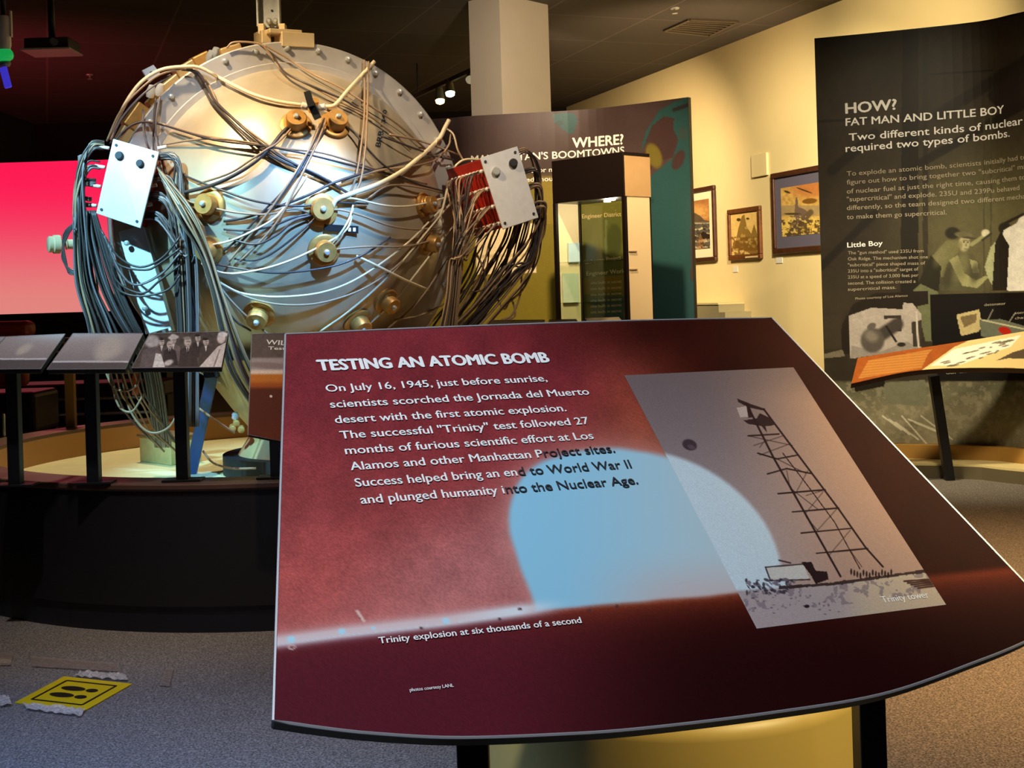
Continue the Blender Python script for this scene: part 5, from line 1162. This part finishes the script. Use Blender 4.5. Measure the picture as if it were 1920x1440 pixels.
# bench with steel frame
bn = P(150, 760, 10.3); bt = thing('bench', 'dark bench on a thin steel frame behind the round platform at left', 'bench', (bn[0], bn[1], 0))
bevel(MB().box((bn[0], bn[1], 0.70), (1.5, 0.5, 0.12)).build('seat', mat('dark_vinyl', (40, 24, 22), 0.4), bt), 0.02)
for z in (0.52, 0.64): MB().tube([(bn[0] - 0.72, bn[1] - 0.24, z), (bn[0] + 0.72, bn[1] - 0.24, z)], 0.012, 8).build('rail', STEEL, bt, True)
for sx in (-0.72, 0.72):
    for sy in (-0.24, 0.24): MB().tube([(bn[0] + sx, bn[1] + sy, 0), (bn[0] + sx, bn[1] + sy, 0.64)], 0.014, 8).build('leg', STEEL, bt, True)
# red armchair
rc = P(-10, 628, 9.0); ct = thing('armchair', 'red-brown leather chair at the left picture border below the glowing screen', 'chair', (rc[0], rc[1], 0))
zt = P(20, 602, 9.0)[2]
bevel(MB().box((rc[0], rc[1], zt - 0.06), (0.55, 0.16, 0.12)).build('head_roll', mat('red_leather', (150, 50, 32), 0.35, 0, 0.1, 12), ct), 0.05, 4)
bevel(MB().box((rc[0], rc[1] + 0.02, zt - 0.28), (0.44, 0.12, 0.36)).build('backrest', mat('red_leather', 0), ct), 0.04, 3)
bevel(MB().box((rc[0], rc[1] + 0.3, 0.62), (0.5, 0.5, 0.3)).build('seat', mat('dark_vinyl', 0), ct), 0.04, 3)
for sx in (-0.22, 0.22):
    for sy in (0.08, 0.5): MB().box((rc[0] + sx, rc[1] + sy, 0.24), (0.04, 0.04, 0.48)).build('leg', BLACK, ct)
# console under the screen
cs = P(60, 600, 11.9); co = thing('media_console', 'low black console under the glowing pink screen', 'console', (cs[0], cs[1], 0))
bevel(MB().box((cs[0], cs[1], 0.45), (2.6, 0.45, 0.9)).build('body', BLACK, co), 0.01); MB().box((cs[0], cs[1], 0.93), (2.7, 0.5, 0.05)).build('top', mat('console_top', (50, 34, 32), 0.3), co)
for k in (-0.66, 0, 0.66): MB().box((cs[0] + k, cs[1] - 0.228, 0.45), (0.62, 0.012, 0.78)).build('door', mat('console_door', (36, 30, 30), 0.4), co)
# chrome cylinders on the rim, tan-lit post on the far rim
for i, (px, py, h, lab) in enumerate(((7, 817, 0.13, 'short chrome cylinder at the left picture border on the platform rim'), (18, 816, 0.18, 'taller chrome cylinder beside a shorter one on the platform rim at far left'))):
    p = PZ(px, py, ZP); tag(autosmooth(MB().lathe([(0.014, 0), (0.014, h - 0.01), (0.011, h)], (p[0], p[1], ZP), (0, 0, 1), 20).build('chrome_cylinder', mat('chrome', (210, 210, 206), 0.15, 1.0), None), 35), lab, 'cylinder')
p = PZ(134, 801, ZP); fp = thing('photo_sign', 'tan-lit sign post on the far rim, between the two left photo sign posts', 'sign', (p[0], p[1], ZP))
MB().box((p[0], p[1], ZP + 0.27), (0.055, 0.045, 0.54)).build('post', mat('tan_lit_post', (120, 84, 40), 0.5), fp)  # warm light on the post is put into its tan colour
MB().box((p[0], p[1] + 0.02, ZP + 0.545), (0.30, 0.16, 0.02)).build('board', BLACK, fp)

# ceiling pieces
p = P(98, 88, 9.5); pj = thing('projector', 'black ceiling projector hanging upper left, its underside lit red', 'projector', (p[0], p[1], p[2] - 0.05))
bevel(MB().box((p[0], p[1], p[2] + 0.005), (0.33, 0.26, 0.085)).build('body', mat('projector_black', (60, 52, 50), 0.4), pj), 0.012)
MB().box((p[0], p[1] - 0.01, p[2] - 0.042), (0.36, 0.30, 0.012)).build('lower_tray', mat('projector_tray', (200, 190, 186), 0.5), pj)
MB().tube([(p[0], p[1], p[2] + 0.05), (p[0], p[1], ZC)], 0.025, 12).build('drop_pole', BLACK, pj, True)
MB().lathe([(0.03, 0), (0.026, 0.02)], (p[0] + 0.06, p[1] - 0.13, p[2] + 0.01), (0, -1, 0), 20).build('lens', mat('projector_lens', (120, 120, 130), 0.1), pj)
p = P(6, 62, 6.4); fx = thing('stage_light', 'pale hanging spotlight with green lens and violet filter at the upper left border', 'lamp', p)
autosmooth(MB().lathe([(0.03, 0.085), (0.036, 0.07), (0.036, -0.06), (0.03, -0.08)], p, (0.0, -0.1, 1), 24).build('housing', WHITEPL, fx), 35)
MB().lathe([(0.030, -0.080), (0.040, -0.095), (0.043, -0.112), (0.038, -0.128), (0.022, -0.138)], p, (0, -0.1, 1), 24).build('lens', mat('green_lens', (20, 150, 70), 0.12, emit=(30, 190, 90), estr=0.55), fx, True)
MB().lathe([(0.024, -0.139), (0.028, -0.15), (0.020, -0.165)], p, (0, -0.1, 1), 20).build('lens_hood', mat('hood_grey', (150, 150, 130), 0.5), fx, True)
bevel(MB().beam(p + np.array([-0.006, 0.0, -0.17]), p + np.array([0.018, 0.0, -0.275]), 0.036, 0.02).build('filter', mat('violet_filter', (70, 60, 200), 0.25, emit=(80, 70, 255), estr=0.45), fx), 0.006)
for k in (-0.04, 0.04): MB().beam(p + np.array([k, 0, 0.11]), p + np.array([k, 0, -0.02]), 0.008, 0.02).build('yoke', WHITEPL, fx)
MB().tube([p + np.array([0, 0.01, 0.09]), np.array([p[0], p[1], ZC])], 0.012, 8).build('drop_rod', BLACK, fx, True)
ta, tb = P(778, 181, 16.2), P(905, 122, 14.0)
trk = thing('track_light', 'ceiling track with small glowing lamps in the dark left of the pillar', 'lamp', (ta + tb) / 2)
MB().beam(ta, tb, 0.05, 0.04, (0, 0, 1)).build('track', mat('track_metal', (120, 110, 96), 0.5), trk)
for t in (0.05, 0.95): q = ta + (tb - ta) * t; MB().tube([q, np.array([q[0], q[1], ZC])], 0.008, 6).build('drop_rod', BLACK, trk, True)
for px, py, dy, Y, colr, es in ((823, 160, 28, 15.4, (255, 214, 130), 9), (842, 150, 24, 15.0, (214, 255, 220), 9), (880, 138, 10, 14.4, (214, 200, 160), 0.4)):
    a = P(px, py, Y); b = P(px + 2, py + dy, Y - 0.05)
    h_ = autosmooth(MB().lathe([(0.03, 0), (0.045, 0.06), (0.06, np.linalg.norm(b - a))], a, b - a, 18).build('lamp_head', mat('lamp_head_metal', (150, 146, 128), 0.5), trk), 35)
    MB().lathe([(0.055, 0), (0.05, 0.03), (0.025, 0.045)], b, b - a, 18).build('bulb', mat('bulb_%d' % px, colr, 0.4, emit=colr, estr=es), h_, True)
for px, py, lab in ((1265, 15, 'small chrome sprinkler head on the ceiling near the slotted vent'), (168, 140, 'small sprinkler head on the red-lit ceiling near the projector')):
    q = PZ(px, py, ZC); so = thing('sprinkler_head', lab, 'sprinkler', q)
    MB().lathe([(0.05, 0), (0.045, -0.01)], q, (0, 0, 1), 20).build('escutcheon', STEEL, so); MB().lathe([(0.012, -0.01), (0.012, -0.05), (0.03, -0.052), (0.03, -0.058)], q, (0, 0, 1), 14).build('deflector', STEEL, so)
vq = [PZ(1246, 56, ZC), PZ(1293, 35, ZC), PZ(1383, 39, ZC), PZ(1330, 65, ZC)]
vt = thing('ceiling_vent', 'slotted metal air vent in the ceiling at upper right', 'vent', sum(vq) / 4)
vm = mat('vent_metal', (84, 72, 58), 0.5)
MB().slab([v - np.array([0, 0, 0.004]) for v in vq], 0.002, (0, 0, -1)).build('backing', PLATEHOLE, vt)
for i in range(4):
    a, b = vq[i], vq[(i + 1) % 4]; MB().beam(a - np.array([0, 0, 0.012]), b - np.array([0, 0, 0.012]), 0.04, 0.02).build('frame_bar', vm, vt)
for k in range(1, 7):
    t = k / 7; a = vq[0] + (vq[1] - vq[0]) * t; b = vq[3] + (vq[2] - vq[3]) * t; MB().beam(a - np.array([0, 0, 0.014]), b - np.array([0, 0, 0.014]), 0.03, 0.012).build('slat', vm, vt)
q = P(145, 206, YB - 0.03); tag(MB().lathe([(0.035, 0), (0.03, 0.03), (0.01, 0.05)], q + np.array([0, 0.04, 0]), (0, -1, 0), 16).build('indicator_lamp', mat('indicator', (240, 200, 240), 0.3, emit=(240, 200, 240), estr=1.5), None, True), 'tiny whitish lamp on the dark back wall above the pink screen', 'lamp')

# ================================================================== FLOOR STICKER
sq = [PZ(28, 1319, 0), PZ(120, 1270, 0), PZ(248, 1284, 0), PZ(160, 1334, 0)]
stk = thing('floor_sticker', 'yellow square floor sticker with two dark shoe prints taped to the carpet', 'sticker', sum(sq) / 4)
up = np.array([0, 0, 1.0])
MB().slab([v + up * 0.004 for v in sq], 0.003, (0, 0, 1)).build('sheet', mat('yellow_vinyl', (224, 190, 20), 0.4, 0, 0.05, 20), stk)
def sqp(u, v, z=0.0055): return (sq[0] * (1 - u) + sq[1] * u) * (1 - v) + (sq[3] * (1 - u) + sq[2] * u) * v + up * z
def disc(c, ru, rv, seg_=20): return [sqp(c[0] + ru * math.cos(2 * math.pi * k / seg_), c[1] + rv * math.sin(2 * math.pi * k / seg_)) for k in range(seg_)]
BK = mat('sticker_black', (40, 26, 10), 0.5)
for u0, v0 in ((0.38, 0.40), (0.62, 0.40)):
    m = MB(); m.add(disc((u0, v0), 0.075, 0.17), [tuple(range(20))]); s_ = m.build('shoe_print', BK, stk)
    m = MB(); m.add(disc((u0, v0 + 0.27), 0.06, 0.08), [tuple(range(20))]); m.build('heel_print', BK, stk)
for (u0, v0, u1, v1) in ((0.14, 0.14, 0.86, 0.14), (0.14, 0.86, 0.86, 0.86), (0.14, 0.14, 0.14, 0.86), (0.86, 0.14, 0.86, 0.86)):
    a = sqp(u0, v0); b = sqp(u1, v1); MB().beam(a, b, 0.008, 0.001, np.cross(nrm(b - a), up)).build('border_line', BK, stk)
def film(name, rgb, opac, rough):
    m = mat(name, rgb, rough, 0, 0.2, 60, bump=0.9, spec=1.0); nt = m.node_tree; b = nt.nodes['Principled BSDF']; o_ = [n for n in nt.nodes if n.type == 'OUTPUT_MATERIAL'][0]
    t = nt.nodes.new('ShaderNodeBsdfTransparent'); mx = nt.nodes.new('ShaderNodeMixShader'); mx.inputs[0].default_value = opac
    nt.links.new(t.outputs[0], mx.inputs[1]); nt.links.new(b.outputs[0], mx.inputs[2]); nt.links.new(mx.outputs[0], o_.inputs[0]); return m
TAPE = film('clear_tape', (236, 224, 206), 0.5, 0.08)
OLDT = film('old_tape', (176, 156, 138), 0.4, 0.25)
def tape(quad, m, lab, nx=22, ny=5, amp=0.009):
    q = [PZ(x, y, 0) for x, y in quad]; vs = []; fs = []
    for j in range(ny):
        for i in range(nx):
            u = i / (nx - 1); v = j / (ny - 1); p = (q[0] * (1 - u) + q[1] * u) * (1 - v) + (q[3] * (1 - u) + q[2] * u) * v
            vs.append(p + up * (0.005 + amp * random.random()))
    for j in range(ny - 1):
        for i in range(nx - 1): k = j * nx + i; fs.append((k, k + 1, k + nx + 1, k + nx))
    o = new_obj('tape_strip', vs, fs, m, None); so = o.modifiers.new('thick', 'SOLIDIFY'); so.thickness = 0.0012
    tag(o, lab, 'tape'); return o
tape([(40, 1322), (160, 1334), (152, 1347), (50, 1334)], TAPE, 'crinkled clear tape along the near edge of the yellow floor sticker')
tape([(150, 1262), (235, 1268), (240, 1280), (140, 1272)], TAPE, 'clear tape along the far edge of the yellow floor sticker')
tape([(0, 1309), (16, 1309), (22, 1326), (0, 1328)], TAPE, 'scrap of clear tape left of the yellow floor sticker', 6, 4)
tape([(56, 1233), (214, 1246), (222, 1262), (60, 1252)], OLDT, 'old tan tape strip on the carpet behind the yellow floor sticker', amp=0.001)
tape([(-8, 1226), (26, 1228), (20, 1250), (-12, 1250)], OLDT, 'short old tape strip on the carpet at the left picture border', 6, 4, 0.001)
tape([(312, 1254), (326, 1256), (318, 1290), (300, 1288)], OLDT, 'faint tape mark on the carpet between sticker and maroon sign', 6, 4, 0.001)
